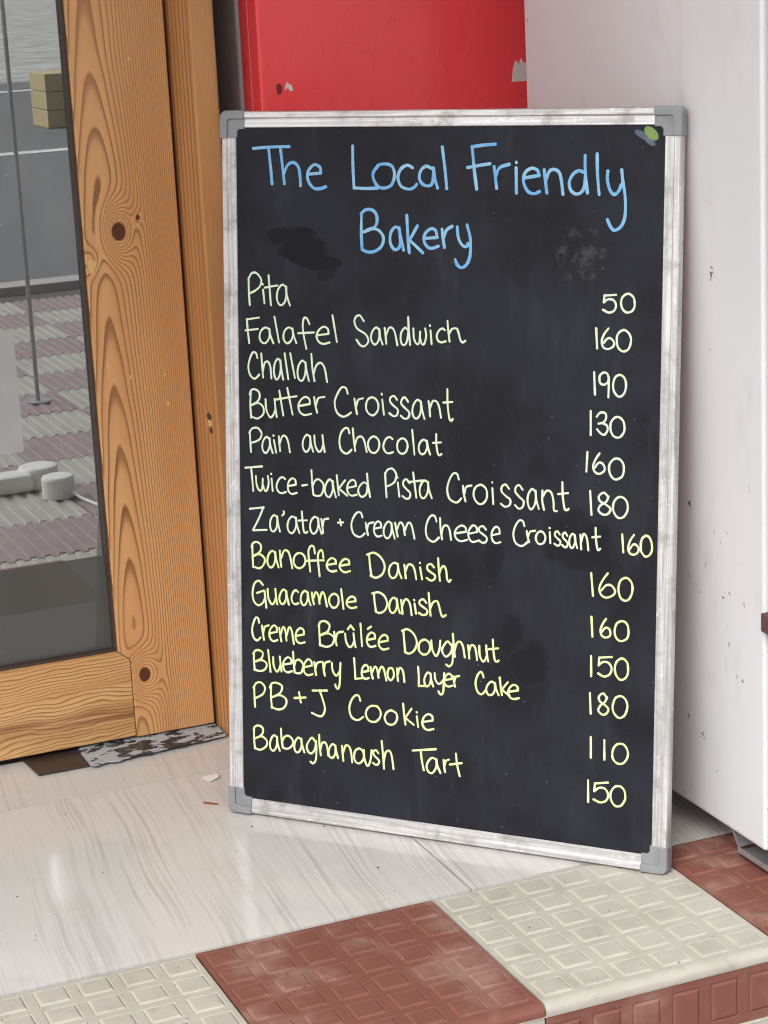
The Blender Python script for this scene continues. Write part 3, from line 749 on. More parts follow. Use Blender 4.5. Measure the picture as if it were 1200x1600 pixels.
# ------------------------------------------------------------------ handwriting
# glyphs: strokes in a unit box, x right, y down
def ell(x0=0.0, y0=0.0, x1=1.0, y1=1.0, start=100, n=14, over=14):
    cx, cy, rx, ry = (x0 + x1) / 2, (y0 + y1) / 2, (x1 - x0) / 2, (y1 - y0) / 2
    return [(cx + rx * math.cos(math.radians(start + (360 + over) * i / n)), cy - ry * math.sin(math.radians(start + (360 + over) * i / n))) for i in range(n + 1)]
GL = {
 'a': [[(.72, .14), (.42, 0), (.12, .22), (0, .58), (.12, .9), (.36, 1), (.6, .82), (.72, .5), (.71, .1)], [(.71, .08), (.8, .55), (1, 1)]],
 'b': [[(0, 0), (.06, .5), (.16, .95)], [(.13, .62), (.28, .42), (.6, .36), (.95, .52), (1, .72), (.8, .95), (.45, 1), (.15, .93)]],
 'c': [[(.95, .12), (.65, 0), (.25, .15), (0, .55), (.18, .88), (.55, 1), (1, .92)]],
 'd': [[(.74, .45), (.45, .38), (.12, .55), (0, .78), (.2, .97), (.45, 1), (.7, .85), (.8, .5)], [(.76, 0), (.84, .5), (1, 1)]],
 'e': [[(.06, .5), (.92, .40)], [(.92, .40), (.86, .12), (.52, 0), (.16, .2), (0, .52), (.14, .84), (.5, 1), (1, .93)]],
 'f': [[(.72, .2), (.58, .02), (.36, .02), (.28, .25), (.38, .6), (.54, 1)], [(0, .50), (1, .46)]],
 'j': [[(1, .28), (.82, .04), (.48, 0), (.12, .14), (.06, .4), (.32, 1)]],
 'g': [[(.86, .17), (.5, 0), (.12, .18), (0, .38), (.2, .58), (.52, .6), (.85, .42), (.95, .14)], [(.95, .12), (1, .5), (.95, .85), (.66, 1), (.36, .92)]],
 'h': [[(0, 0), (.08, .5), (.2, .97)], [(.16, .72), (.32, .42), (.6, .34), (.84, .52), (1, 1)]],
 'H': [[(0, 0), (.06, .5), (.12, .95)], [(.1, .65), (.26, .40), (.5, .36), (.62, .55), (.72, .88), (.84, 1), (1, .92)]],
 'i': [[(.25, .28), (.85, 1)], [(.1, .0), (.16, .02)]],
 'k': [[(0, 0), (.1, .5), (.22, .97)], [(.78, .25), (.2, .66)], [(.18, .64), (1, 1)]],
 'l': [[(0, 0), (.5, .5), (1, 1)]],
 'm': [[(0, .08), (.06, .5), (.14, .86)], [(.1, .45), (.26, .05), (.42, .25), (.5, .80)], [(.5, .55), (.66, .08), (.84, .22), (1, 1)]],
 'n': [[(0, .04), (.06, .5), (.12, .92)], [(.1, .45), (.34, .03), (.66, .08), (.86, .4), (1, 1)]],
 'N': [[(.02, .04), (0, .5), (.12, .95)], [(.04, .3), (.3, .03), (.6, .12), (.76, .5), (.8, .95), (1, 1)]],
 'o': [ell()],
 'r': [[(0, .06), (.1, .5), (.28, 1)], [(.18, .55), (.4, .14), (1, .04)]],
 's': [[(.85, .2), (.5, 0), (.12, .08), (.1, .3), (.5, .5), (.95, .7), (.85, .94), (.45, 1), (0, .86)]],
 't': [[(.38, 0), (.44, .5), (.6, .93), (.8, 1), (1, .95)], [(0, .42), (.95, .40)]],
 'x': [[(.52, 0), (.60, .5), (.82, 1)], [(0, .48), (1, .42)]],
 'u': [[(0, .02), (.08, .6), (.4, 1), (.68, .9), (.84, .6)], [(.80, 0), (.88, .5), (1, 1)]],
 'v': [[(0, .0), (.1, .6), (.38, 1), (.62, .98), (.85, .6), (.95, .02)]],
 'w': [[(0, 0), (.08, .65), (.3, 1), (.48, .85), (.55, .2)], [(.54, .6), (.68, .97), (.85, .98), (1, .5), (.92, 0)]],
 'y': [[(0, 0), (.1, .3), (.45, .5), (.75, .42), (.92, .3)], [(1, 0), (.98, .4), (.92, .82), (.76, 1), (.55, .96), (.4, .86)]],
 'B': [[(.06, .1), (.06, .5), (.12, .96)], [(0, .18), (.14, .03), (.42, 0), (.7, .12), (.68, .32), (.5, .44), (.14, .54)], [(.14, .54), (.6, .46), (.96, .62), (.96, .82), (.75, .97), (.45, 1), (.1, .92)]],
 'C': [[(.82, .22), (.7, .03), (.45, 0), (.16, .2), (0, .52), (.14, .85), (.5, 1), (.76, .97), (1, .86)]],
 'D': [[(.1, .04), (.16, .5), (.24, .95)], [(0, .06), (.4, .0), (.8, .2), (1, .55), (.85, .86), (.5, 1), (.2, .92)]],
 'F': [[(.1, .06), (.16, .5), (.25, 1)], [(.1, .08), (1, 0)], [(0, .52), (.88, .44)]],
 'G': [[(.72, .16), (.45, 0), (.15, .12), (0, .48), (.12, .78), (.45, .92), (.78, .82), (.92, .6)], [(.34, .46), (.84, .38)], [(.84, .38), (.92, .7), (1, 1)]],
 'J': [[(.04, .02), (1, .02)], [(.52, .02), (.72, .4), (.86, .72), (.7, .98), (.4, .98), (0, .86)]],
 'L': [[(0, 0), (.08, .5), (.12, .97)], [(.12, .97), (1, .94)]],
 'P': [[(.04, .14), (.08, .55), (.14, 1)], [(0, .2), (.26, .02), (.66, 0), (1, .2), (.9, .42), (.56, .56), (.14, .63)]],
 'S': [[(.66, .17), (.4, 0), (.12, .02), (0, .18), (.2, .42), (.8, .62), (1, .82), (.78, 1), (.42, .97), (.14, .78)]],
 'T': [[(0, .06), (1, 0)], [(.34, .05), (.4, .5), (.48, 1)]],
 'Z': [[(0, .06), (.82, .0)], [(.82, 0), (.5, .5), (.2, .95)], [(.2, .97), (1, .95)]],
 '+': [[(0, .55), (1, .5)], [(.42, 0), (.58, 1)]],
 "'": [[(.8, 0), (1, .5), (0, 1)]],
 '^': [[(0, .9), (.48, 0)], [(.48, 0), (1, 1)]],
 '/': [[(0, 1), (.5, .45), (1, 0)]],
 '0': [ell()],
 '3': [[(0, .2), (.3, 0), (.75, .04), (.86, .25), (.6, .44), (.16, .50)], [(.5, .48), (.9, .58), (1, .8), (.7, 1), (.35, .94), (0, .76)]],
 '5': [[(1, .02), (.1, .06)], [(.1, .06), (.06, .44)], [(.06, .44), (.4, .28), (.8, .32), (1, .6), (.85, .9), (.45, 1), (0, .84)]],
 '6': [[(.55, 0), (.22, .28), (0, .62), (.14, .9), (.5, 1), (.9, .9), (1, .7), (.78, .5), (.46, .48), (.16, .7)]],
 '8': [[(.84, .2), (.5, 0), (.08, .14), (.14, .38), (.6, .52), (1, .74), (.8, .97), (.4, 1), (.02, .82), (.2, .58), (.66, .42), (.88, .18)]],
 '9': [[(.95, .3), (.82, .06), (.42, 0), (.02, .16), (.08, .42), (.46, .5), (.84, .38), (.96, .2)], [(.97, .22), (.94, .6), (.92, 1)]],
}
HEAD = [
 ('The', [
  [(460, 8754), (714, 8770), (977, 8776)],
  [(683, 8750), (709, 8523), (728, 8313)],
  [(855, 8736), (883, 8510), (906, 8314)],
  [(895, 8431), (957, 8548), (1041, 8577), (1109, 8517), (1131, 8392), (1135, 8289)],
  [(1237, 8432), (1423, 8448)],
  [(1423, 8448), (1414, 8518), (1333, 8551), (1260, 8491), (1234, 8418), (1259, 8326), (1327, 8260), (1410, 8254), (1493, 8277)],
 ]),
 ('Local', [
  [(1871, 8780), (1874, 8525), (1888, 8270)],
  [(1888, 8267), (2051, 8260), (2213, 8265)],
  [(2228, 8545), (2158, 8461), (2157, 8382), (2213, 8291), (2301, 8266), (2404, 8305), (2447, 8422), (2418, 8526), (2345, 8559), (2258, 8556), (2214, 8539)],
  [(2694, 8514), (2622, 8546), (2535, 8500), (2494, 8397), (2535, 8293), (2636, 8255), (2709, 8274), (2749, 8314)],
  [(2974, 8495), (2881, 8533), (2809, 8488), (2784, 8398), (2817, 8327), (2896, 8295), (2960, 8334), (2979, 8501)],
  [(2974, 8514), (2993, 8386), (3032, 8270)],
  [(3092, 8764), (3127, 8515), (3154, 8264)],
 ]),
 ('Friendly', [
  [(3487, 8770), (3514, 8515), (3550, 8260)],
  [(3487, 8767), (3631, 8785), (3791, 8797)],
  [(3429, 8518), (3577, 8543), (3724, 8564)],
  [(3777, 8531), (3795, 8401), (3812, 8274)],
  [(3799, 8414), (3849, 8516), (3974, 8558)],
  [(4064, 8516), (4071, 8219)],
  [(4065, 8584), (4068, 8578)],
  [(4169, 8396), (4365, 8426)],
  [(4365, 8426), (4333, 8492), (4257, 8510), (4182, 8460), (4160, 8377), (4177, 8302), (4226, 8232), (4302, 8211), (4367, 8236)],
  [(4426, 8492), (4444, 8353), (4463, 8221)],
  [(4450, 8372), (4490, 8473), (4551, 8498), (4613, 8467), (4644, 8379), (4668, 8206)],
 ]),
 ('Friendly', [
  [(4923, 8468), (4863, 8483), (4789, 8436), (4747, 8349), (4767, 8255), (4833, 8211), (4900, 8231), (4939, 8306), (4950, 8480)],
  [(4943, 8661), (4948, 8468), (4978, 8225)],
  [(5094, 8682), (5102, 8444), (5126, 8207)],
  [(5231, 8481), (5226, 8382), (5261, 8258), (5315, 8208), (5367, 8246), (5399, 8321)],
  [(5403, 8494), (5418, 8370), (5450, 8185), (5454, 7974), (5414, 7849), (5335, 7791), (5281, 7822), (5233, 7915)],
 ]),
 ('Bakery', [
  [(1991, 7955), (1987, 7725), (1997, 7514)],
  [(1984, 7949), (2050, 7999), (2139, 7996), (2198, 7938), (2205, 7846), (2161, 7780), (2020, 7725)],
  [(2020, 7725), (2124, 7766), (2227, 7748), (2293, 7664), (2271, 7558), (2182, 7491), (2079, 7478), (1997, 7507)],
  [(2506, 7778), (2454, 7790), (2396, 7718), (2389, 7599), (2440, 7519), (2498, 7529), (2528, 7602), (2513, 7785)],
  [(2506, 7778), (2542, 7628), (2571, 7511)],
  [(2615, 7936), (2629, 7695), (2649, 7479)],
  [(2760, 7808), (2659, 7643)],
  [(2651, 7636), (2833, 7483)],
  [(2854, 7657), (3027, 7672)],
  [(3027, 7672), (3005, 7752), (2948, 7778), (2876, 7731), (2847, 7659), (2869, 7581), (2941, 7537), (3042, 7565)],
  [(3091, 7773), (3106, 7663), (3125, 7553)],
  [(3116, 7683), (3156, 7767), (3227, 7810)],
  [(3295, 7802), (3313, 7666), (3370, 7577), (3427, 7571), (3438, 7604)],
  [(3426, 7829), (3469, 7669), (3470, 7475), (3428, 7358), (3358, 7311), (3300, 7342), (3271, 7407)],
 ]),
]
ITEMS = [
 ('Pita', [
  ('P', 367, 7179, 187, 4, -5, -409), ('i', 572, 7041, 39, 1, -3, -242), ('l', 666, 7155, 34, 1, -4, -380), ('/', 611, 7026, 182, 5, 0, -27),
  ('a', 786, 7040, 188, 5, -3, -262),
 ]),
 ('Falafel Sandwich', [
  ('F', 324, 6612, 199, 6, -4, -332), ('a', 527, 6488, 203, 7, -2, -201), ('l', 746, 6632, 67, 2, -3, -327), ('a', 874, 6500, 188, 6, -2, -200),
  ('f', 1091, 6625, 220, 7, -3, -390), ('e', 1353, 6522, 185, 6, -1, -214), ('l', 1579, 6675, 63, 2, -2, -334), ('S', 1890, 6680, 190, 6, -1, -382),
  ('a', 2121, 6537, 160, 5, 0, -210), ('n', 2314, 6547, 170, 6, 0, -222), ('d', 2528, 6683, 136, 4, 0, -347), ('w', 2704, 6547, 175, 6, 0, -195),
  ('i', 2929, 6594, 32, 1, 1, -233), ('c', 3023, 6554, 120, 4, 1, -167), ('H', 3167, 6658, 244, 8, 1, -266),
 ]),
 ('Challah', [
  ('C', 358, 6162, 157, 6, -4, -337), ('h', 549, 6156, 150, 6, -4, -319), ('a', 730, 6094, 140, 6, -3, -270), ('l', 889, 6169, 54, 2, -3, -331),
  ('l', 971, 6172, 69, 3, -3, -317), ('a', 1074, 6081, 166, 7, -2, -255), ('h', 1274, 6181, 229, 9, -3, -361),
 ]),
 ('Butter Croissant', [
  ('B', 371, 5684, 209, 10, -5, -379), ('u', 602, 5570, 169, 8, -3, -235), ('l', 807, 5686, 59, 3, -3, -320), ('l', 924, 5727, 78, 4, -3, -344),
  ('/', 751, 5612, 306, 14, 0, -44), ('e', 1082, 5620, 185, 9, -2, -233), ('r', 1309, 5638, 153, 7, -1, -208), ('C', 1607, 5763, 227, 10, -2, -367),
  ('r', 1887, 5645, 120, 6, -1, -207), ('o', 2047, 5659, 176, 8, -1, -227), ('i', 2266, 5712, 40, 2, 0, -261), ('s', 2376, 5691, 123, 6, 0, -251),
  ('s', 2532, 5679, 124, 6, 0, -268), ('a', 2694, 5656, 164, 8, 0, -234), ('n', 2917, 5657, 167, 8, 1, -213), ('t', 3120, 5809, 130, 6, 1, -385),
 ]),
 ('Pain au Chocolat', [
  ('P', 358, 5177, 185, 10, -4, -307), ('a', 550, 5073, 154, 8, -2, -206), ('i', 710, 5101, 56, 3, -2, -218), ('n', 793, 5106, 164, 9, -2, -218),
  ('a', 1143, 5133, 151, 8, -2, -218), ('u', 1310, 5138, 149, 8, -1, -213), ('C', 1668, 5251, 179, 10, -2, -325), ('h', 1859, 5254, 196, 10, -1, -300),
  ('o', 2076, 5163, 159, 9, -1, -209), ('c', 2290, 5169, 134, 7, 0, -207), ('o', 2484, 5162, 144, 8, 0, -196), ('l', 2692, 5281, 32, 2, 0, -313),
  ('a', 2783, 5163, 157, 9, 0, -185), ('t', 2976, 5243, 114, 6, 1, -264),
 ]),
 ('Twice-baked Pista Croissant', [
  ('T', 292, 4673, 254, 15, -4, -319), ('w', 449, 4561, 193, 12, -2, -196), ('i', 674, 4599, 31, 2, -2, -224), ('c', 757, 4562, 133, 8, -2, -209),
  ('e', 918, 4556, 131, 8, -2, -202), ('/', 1130, 4486, 70, 5, 0, -10), ('b', 1264, 4685, 177, 11, -2, -336), ('a', 1460, 4576, 156, 10, -1, -228),
  ('k', 1629, 4642, 152, 10, -1, -268), ('e', 1777, 4592, 137, 9, -1, -205), ('d', 1933, 4679, 169, 11, -1, -295), ('P', 2309, 4763, 160, 10, 0, -358),
  ('i', 2484, 4669, 34, 2, 0, -244), ('s', 2558, 4646, 114, 7, 0, -244), ('l', 2706, 4743, 44, 3, 0, -318), ('/', 2642, 4638, 201, 13, 0, -20),
  ('a', 2794, 4648, 166, 11, 0, -223), ('C', 3175, 4763, 188, 12, 1, -367), ('r', 3386, 4632, 118, 8, 1, -208), ('o', 3533, 4641, 181, 12, 1, -240),
  ('i', 3780, 4691, 21, 1, 2, -270), ('s', 3895, 4665, 135, 9, 2, -272), ('s', 4083, 4670, 123, 8, 3, -287), ('a', 4249, 4635, 150, 10, 3, -248),
  ('N', 4445, 4635, 188, 12, 3, -257), ('t', 4648, 4746, 143, 9, 4, -341),
 ]),
 ("Za'atar + Cream Cheese Croissant", [
  ('Z', 357, 4138, 249, 17, -4, -308), ('a', 652, 4056, 151, 11, -2, -215), ("'", 835, 4118, 27, 2, -1, -53), ('a', 909, 4060, 180, 13, -2, -220),
  ('t', 1073, 4132, 132, 9, -2, -274), ('a', 1241, 4077, 166, 12, -2, -220), ('r', 1406, 4075, 100, 7, -1, -195), ('+', 1644, 4071, 73, 5, 0, -76),
  ('C', 1836, 4181, 190, 13, -1, -322), ('r', 2040, 4068, 113, 8, 0, -168), ('e', 2154, 4084, 113, 8, 0, -196), ('a', 2294, 4090, 156, 11, 0, -215),
  ('m', 2454, 4102, 272, 20, 0, -219), ('C', 2879, 4207, 181, 13, 1, -326), ('h', 3075, 4194, 156, 11, 1, -281), ('e', 3279, 4112, 167, 12, 1, -197),
  ('e', 3464, 4128, 127, 9, 1, -209), ('s', 3602, 4127, 118, 9, 1, -207), ('e', 3775, 4130, 120, 9, 2, -205), ('C', 4068, 4230, 180, 13, 3, -316),
  ('r', 4244, 4124, 110, 8, 2, -148), ('o', 4367, 4117, 124, 9, 2, -159), ('i', 4547, 4173, 12, 1, 2, -190), ('s', 4609, 4135, 84, 6, 2, -174),
  ('s', 4715, 4127, 72, 5, 2, -179), ('a', 4803, 4118, 103, 8, 2, -174), ('n', 4947, 4128, 104, 8, 3, -200), ('t', 5100, 4214, 105, 8, 4, -270),
 ]),
 ('Banoffee Danish', [
  ('B', 375, 3683, 199, 15, -4, -345), ('a', 609, 3584, 165, 13, -2, -222), ('n', 794, 3607, 184, 14, -2, -237), ('o', 998, 3586, 172, 14, -2, -200),
  ('j', 1207, 3691, 99, 8, -2, -329), ('j', 1349, 3650, 85, 7, -2, -344), ('/', 1185, 3504, 253, 20, 0, -7), ('e', 1480, 3555, 143, 11, -1, -173),
  ('e', 1665, 3560, 153, 12, -1, -171), ('D', 2062, 3667, 249, 20, -1, -318), ('a', 2368, 3570, 175, 14, 0, -202), ('n', 2584, 3564, 168, 14, 0, -192),
  ('i', 2796, 3602, 40, 3, 0, -212), ('s', 2893, 3589, 121, 10, 0, -205), ('H', 3054, 3681, 173, 14, 1, -301),
 ]),
 ('Guacamole Danish', [
  ('G', 381, 3169, 211, 18, -4, -357), ('u', 610, 3079, 140, 12, -2, -203), ('a', 784, 3084, 142, 12, -2, -196), ('c', 963, 3088, 102, 9, -2, -181),
  ('a', 1096, 3092, 144, 12, -1, -188), ('m', 1260, 3099, 222, 19, -1, -197), ('o', 1513, 3093, 139, 12, -1, -185), ('l', 1686, 3167, 34, 3, -1, -257),
  ('e', 1763, 3076, 141, 12, -1, -150), ('D', 2132, 3168, 212, 18, -1, -271), ('a', 2368, 3115, 153, 13, 0, -199), ('n', 2539, 3111, 149, 13, 0, -207),
  ('i', 2718, 3116, 34, 3, 0, -176), ('s', 2787, 3129, 122, 11, 0, -202), ('H', 2923, 3227, 236, 20, 1, -310),
 ]),
 ('Creme Brulee Doughnut', [
  ('C', 371, 2673, 128, 12, -4, -306), ('r', 519, 2590, 99, 9, -2, -198), ('e', 630, 2592, 123, 11, -2, -210), ('m', 777, 2596, 218, 20, -2, -238),
  ('e', 1017, 2590, 135, 13, -2, -199), ('B', 1351, 2713, 233, 22, -2, -336), ('r', 1583, 2608, 124, 12, -1, -190), ('u', 1742, 2592, 149, 14, -1, -177),
  ('^', 1779, 2700, 86, 8, 0, -56), ('l', 1961, 2739, 23, 2, -1, -294), ('e', 2050, 2632, 128, 12, 0, -188), ('/', 2067, 2712, 47, 4, 0, -31),
  ('e', 2220, 2617, 144, 14, 0, -190), ('D', 2550, 2718, 209, 20, 0, -311), ('o', 2785, 2609, 162, 16, 0, -194), ('v', 2962, 2616, 130, 13, 1, -193),
  ('g', 3113, 2621, 144, 14, 1, -324), ('h', 3257, 2731, 164, 16, 1, -304), ('n', 3470, 2608, 122, 12, 1, -192), ('u', 3619, 2613, 122, 12, 1, -201),
  ('t', 3750, 2702, 137, 13, 2, -282),
 ]),
 ('Blueberry Lemon Layer Cake', [
  ('B', 381, 2236, 204, 20, -3, -281), ('l', 606, 2261, 37, 4, -3, -293), ('u', 680, 2177, 127, 13, -2, -195), ('e', 828, 2187, 138, 14, -2, -201),
  ('b', 979, 2274, 145, 14, -2, -290), ('e', 1133, 2189, 132, 13, -2, -214), ('r', 1290, 2177, 97, 10, -1, -181), ('r', 1415, 2196, 100, 10, -1, -196),
  ('y', 1545, 2181, 124, 13, -2, -338), ('L', 1869, 2275, 155, 16, -1, -276), ('e', 1976, 2197, 107, 11, -1, -181), ('m', 2104, 2200, 228, 23, 0, -191),
  ('o', 2347, 2199, 91, 9, 0, -161), ('n', 2481, 2213, 105, 11, 0, -184), ('L', 2775, 2255, 111, 11, 0, -259), ('a', 2865, 2190, 125, 13, 0, -179),
  ('y', 3009, 2196, 131, 14, 1, -277), ('e', 3139, 2203, 120, 12, 1, -163), ('r', 3267, 2193, 82, 9, 1, -143), ('C', 3575, 2268, 128, 13, 2, -283),
  ('a', 3718, 2160, 168, 18, 1, -173), ('k', 3900, 2231, 137, 14, 2, -229), ('e', 4017, 2153, 141, 15, 2, -183),
 ]),
 ('PB + J Cookie', [
  ('P', 381, 1796, 172, 18, -4, -329), ('B', 629, 1823, 249, 26, -4, -357), ('+', 994, 1732, 163, 18, -1, -136), ('J', 1251, 1793, 227, 24, -2, -355),
  ('C', 1799, 1776, 197, 21, -1, -326), ('o', 2037, 1668, 214, 24, -1, -215), ('o', 2306, 1634, 178, 20, 0, -187), ('k', 2567, 1754, 150, 17, 0, -281),
  ('i', 2755, 1663, 30, 3, 0, -193), ('e', 2837, 1642, 157, 18, 0, -204),
 ]),
 ('Babaghanoush Tart', [
  ('B', 374, 1216, 205, 23, -4, -328), ('a', 621, 1109, 149, 17, -2, -209), ('b', 787, 1220, 180, 21, -3, -271), ('a', 988, 1123, 147, 17, -2, -202),
  ('g', 1172, 1145, 145, 17, -3, -352), ('h', 1352, 1199, 138, 16, -2, -280), ('a', 1493, 1091, 141, 17, -1, -184), ('n', 1692, 1103, 147, 17, -1, -229),
  ('o', 1863, 1077, 142, 17, -1, -197), ('v', 2005, 1076, 117, 14, -1, -204), ('s', 2137, 1087, 92, 11, 0, -191), ('h', 2266, 1227, 168, 20, 0, -376),
  ('T', 2703, 1166, 322, 39, 0, -275), ('a', 2901, 1078, 191, 23, 0, -200), ('r', 3137, 1090, 74, 9, 1, -168), ('x', 3226, 1170, 163, 20, 1, -291),
 ]),
]
PRICES = [
 ('50', [
  ('5', 5194, 7033, 162, 4, 3, -214), ('0', 5420, 7046, 170, 4, 4, -223),
 ]),
 ('160', [
  ('l', 5112, 6627, 12, 0, 4, -239), ('6', 5181, 6629, 156, 5, 4, -247), ('0', 5370, 6615, 179, 6, 4, -255),
 ]),
 ('190', [
  ('l', 5094, 6102, 11, 0, 4, -267), ('9', 5162, 6104, 125, 5, 5, -300), ('0', 5337, 6083, 162, 7, 4, -261),
 ]),
 ('130', [
  ('l', 5058, 5635, 0, 0, 4, -290), ('3', 5137, 5621, 137, 7, 4, -268), ('0', 5309, 5575, 179, 9, 4, -249),
 ]),
 ('160', [
  ('l', 5023, 5136, -13, -1, 3, -237), ('6', 5096, 5122, 148, 9, 4, -245), ('0', 5299, 5074, 192, 11, 4, -254),
 ]),
 ('180', [
  ('l', 5065, 4664, 17, 1, 4, -290), ('8', 5165, 4650, 159, 11, 4, -266), ('0', 5360, 4614, 185, 12, 4, -259),
 ]),
 ('160', [
  ('l', 5483, 4164, 13, 1, 4, -219), ('6', 5558, 4163, 133, 10, 4, -243), ('0', 5715, 4162, 145, 11, 5, -252),
 ]),
 ('160', [
  ('l', 5093, 3656, 24, 2, 4, -278), ('6', 5195, 3659, 201, 17, 5, -295), ('0', 5441, 3628, 182, 15, 5, -280),
 ]),
 ('160', [
  ('l', 5105, 3116, 12, 1, 4, -246), ('6', 5219, 3102, 133, 12, 4, -232), ('0', 5401, 3090, 183, 17, 4, -249),
 ]),
 ('150', [
  ('l', 5108, 2627, 0, 0, 4, -251), ('5', 5197, 2632, 176, 18, 4, -251), ('0', 5417, 2629, 171, 17, 4, -265),
 ]),
 ('180', [
  ('l', 5099, 2164, 10, 1, 4, -258), ('8', 5208, 2170, 130, 14, 4, -262), ('0', 5395, 2158, 188, 20, 5, -272),
 ]),
 ('110', [
  ('l', 5119, 1610, 0, 0, 4, -260), ('l', 5296, 1592, 0, 0, 4, -246), ('0', 5397, 1560, 204, 24, 4, -255),
 ]),
 ('150', [
  ('l', 5092, 1060, 0, 0, 4, -277), ('5', 5162, 1044, 192, 24, 4, -259), ('0', 5384, 1024, 193, 25, 4, -259),
 ]),
]

def smooth(pts, n=6):
    if len(pts) < 3: 
        a, b = Vector(pts[0]), Vector(pts[-1])
        m = max(2, int((b - a).length / 0.003))
        return [a.lerp(b, i / m) for i in range(m + 1)]
    P_ = [Vector(p) for p in pts]
    P_ = [P_[0] * 2 - P_[1]] + P_ + [P_[-1] * 2 - P_[-2]]
    out = []
    for i in range(1, len(P_) - 2):
        p0, p1, p2, p3 = P_[i - 1:i + 3]
        for j in range(n):
            t = j / n
            out.append(0.5 * ((2 * p1) + (p2 - p0) * t + (2 * p0 - 5 * p1 + 4 * p2 - p3) * t * t + (3 * p1 - p0 - 3 * p2 + p3) * t ** 3))
    out.append(P_[-2])
    return out

class Ink:
    def __init__(self): self.v = []; self.f = []; self.k = 0
    def stroke(self, pts, width):
        c = smooth(pts)
        z = PT + 0.00025 + 0.00004 * (self.k % 8)
        self.k += 1
        ph = rng.uniform(0, 50)
        L = []
        r0 = width / 2
        # round ends
        d0 = (c[1] - c[0]).normalized() if (c[1] - c[0]).length > 1e-7 else Vector((1, 0))
        d1 = (c[-1] - c[-2]).normalized() if (c[-1] - c[-2]).length > 1e-7 else Vector((1, 0))
        rad = [r0 * (1 + 0.22 * mnoise.noise(Vector((ph, i * 0.16, 0)))) for i in range(len(c))]
        pre = [(c[0] - d0 * rad[0] * s, rad[0] * math.sqrt(max(0, 1 - s * s))) for s in (0.98, 0.8, 0.45)]
        post = [(c[-1] + d1 * rad[-1] * s, rad[-1] * math.sqrt(max(0, 1 - s * s))) for s in (0.45, 0.8, 0.98)]
        seq = pre + list(zip(c, rad)) + post
        o = len(self.v)
        for i, (p, r) in enumerate(seq):
            a = seq[max(i - 1, 0)][0]; b = seq[min(i + 1, len(seq) - 1)][0]
            d = (b - a)
            d = d.normalized() if d.length > 1e-8 else d0
            nn = Vector((-d.y, d.x))
            w1 = 1 + 0.10 * mnoise.noise(Vector((p.x * 900, p.y * 900, ph)))
            l, rr = p + nn * r * w1, p - nn * r * w1
            self.v += [(l.x, l.y, z - 0.00012), (p.x, p.y, z + 0.00008), (rr.x, rr.y, z - 0.00012)]
        for i in range(len(seq) - 1):
            a = o + i * 3
            self.f += [(a, a + 1, a + 4, a + 3), (a + 1, a + 2, a + 5, a + 4)]
    def build(self, name, mat):
        me = bpy.data.meshes.new(name)
        me.from_pydata(self.v, [], self.f)
        me.materials.append(mat)
        bm = bmesh.new(); bm.from_mesh(me)
        for f in bm.faces:
            f.normal_update()
            if f.normal.z < 0: f.normal_flip()
        bm.to_mesh(me); bm.free()
        return link(name, me, board)

words = {}
for w_, strokes in HEAD:
    ink = words.setdefault(w_, Ink())
    for s in strokes:
        ink.stroke([(x * 1e-4, y * 1e-4) for x, y in s], 0.0039)
for w_ in words: words[w_].build('heading_word', M['blue'])
def write(letters, width):
    ink = Ink()
    for ch, ox, oy, ax, ay, bx, by in letters:
        size = math.hypot(bx, by)
        for s in GL[ch]:
            pts_ = []
            for (p, q_) in s:
                j = 0.012 * size if ch not in 'l/' else 0.0
                pts_.append(((ox + ax * p + bx * q_ + rng.uniform(-j, j)) * 1e-4, (oy + ay * p + by * q_ + rng.uniform(-j, j)) * 1e-4))
            ink.stroke(pts_, width)
    return ink
def split_words(letters):
    out, right = [[]], None
    for L_ in letters:
        if right is not None and min(L_[1], L_[1] + L_[5]) > right + 95: out.append([]); right = None
        out[-1].append(L_)
        right = max(right or 0, L_[1] + max(L_[3], L_[3] + L_[5], 0))
    return out
for i, (t_, letters) in enumerate(ITEMS):
    for wl in split_words(letters):
        write(wl, 0.0026 if i < 7 else 0.0028).build('menu_word', M['pale'] if i < 7 else M['lime'])
for i, (t_, letters) in enumerate(PRICES):
    write(letters, 0.0027).build('price', M['pale'] if i < 6 else M['lime'])
# green smear in the top corner
gs = [(0.0060 * math.cos(t) , 0.0105 * math.sin(t)) for t in [2 * math.pi * i / 18 for i in range(18)]]
ca, sa = math.cos(math.radians(48)), math.sin(math.radians(48))
MB().prism([(0.576 + p[0] * ca - p[1] * sa, 0.8915 + p[0] * sa + p[1] * ca) for p in gs], lambda p, t: (p[0], p[1], t), PT - 0.0001, PT + 0.0003).build('chalk_smear', M['green'], board)

# ================================================================== small things
o = MB().prism([(0.1789, 0.519), (0.183, 0.503), (0.1865, 0.4985), (0.2000, 0.5045), (0.2035, 0.515), (0.199, 0.5200), (0.196, 0.517), (0.190, 0.522)],
               lambda p, t: (p[0], p[1], t + 0.002 * (p[0] - 0.179) / 0.024), 0.0003, 0.0009).build('paint_flake', M['flake'])
tag(o, 'curled white paint flake lying on the pale floor by the door frame', 'paint flake')
o = MB().prism([(0.1525, 0.4300), (0.157, 0.4235), (0.1680, 0.4130), (0.1695, 0.4165), (0.160, 0.4265), (0.1545, 0.4325)],
               lambda p, t: (p[0], p[1], t), 0.0002, 0.0016).build('wood_chip', M['chip'])
tag(o, 'thin brown wood splinter lying on the pale floor beside the chalkboard', 'wood chip')
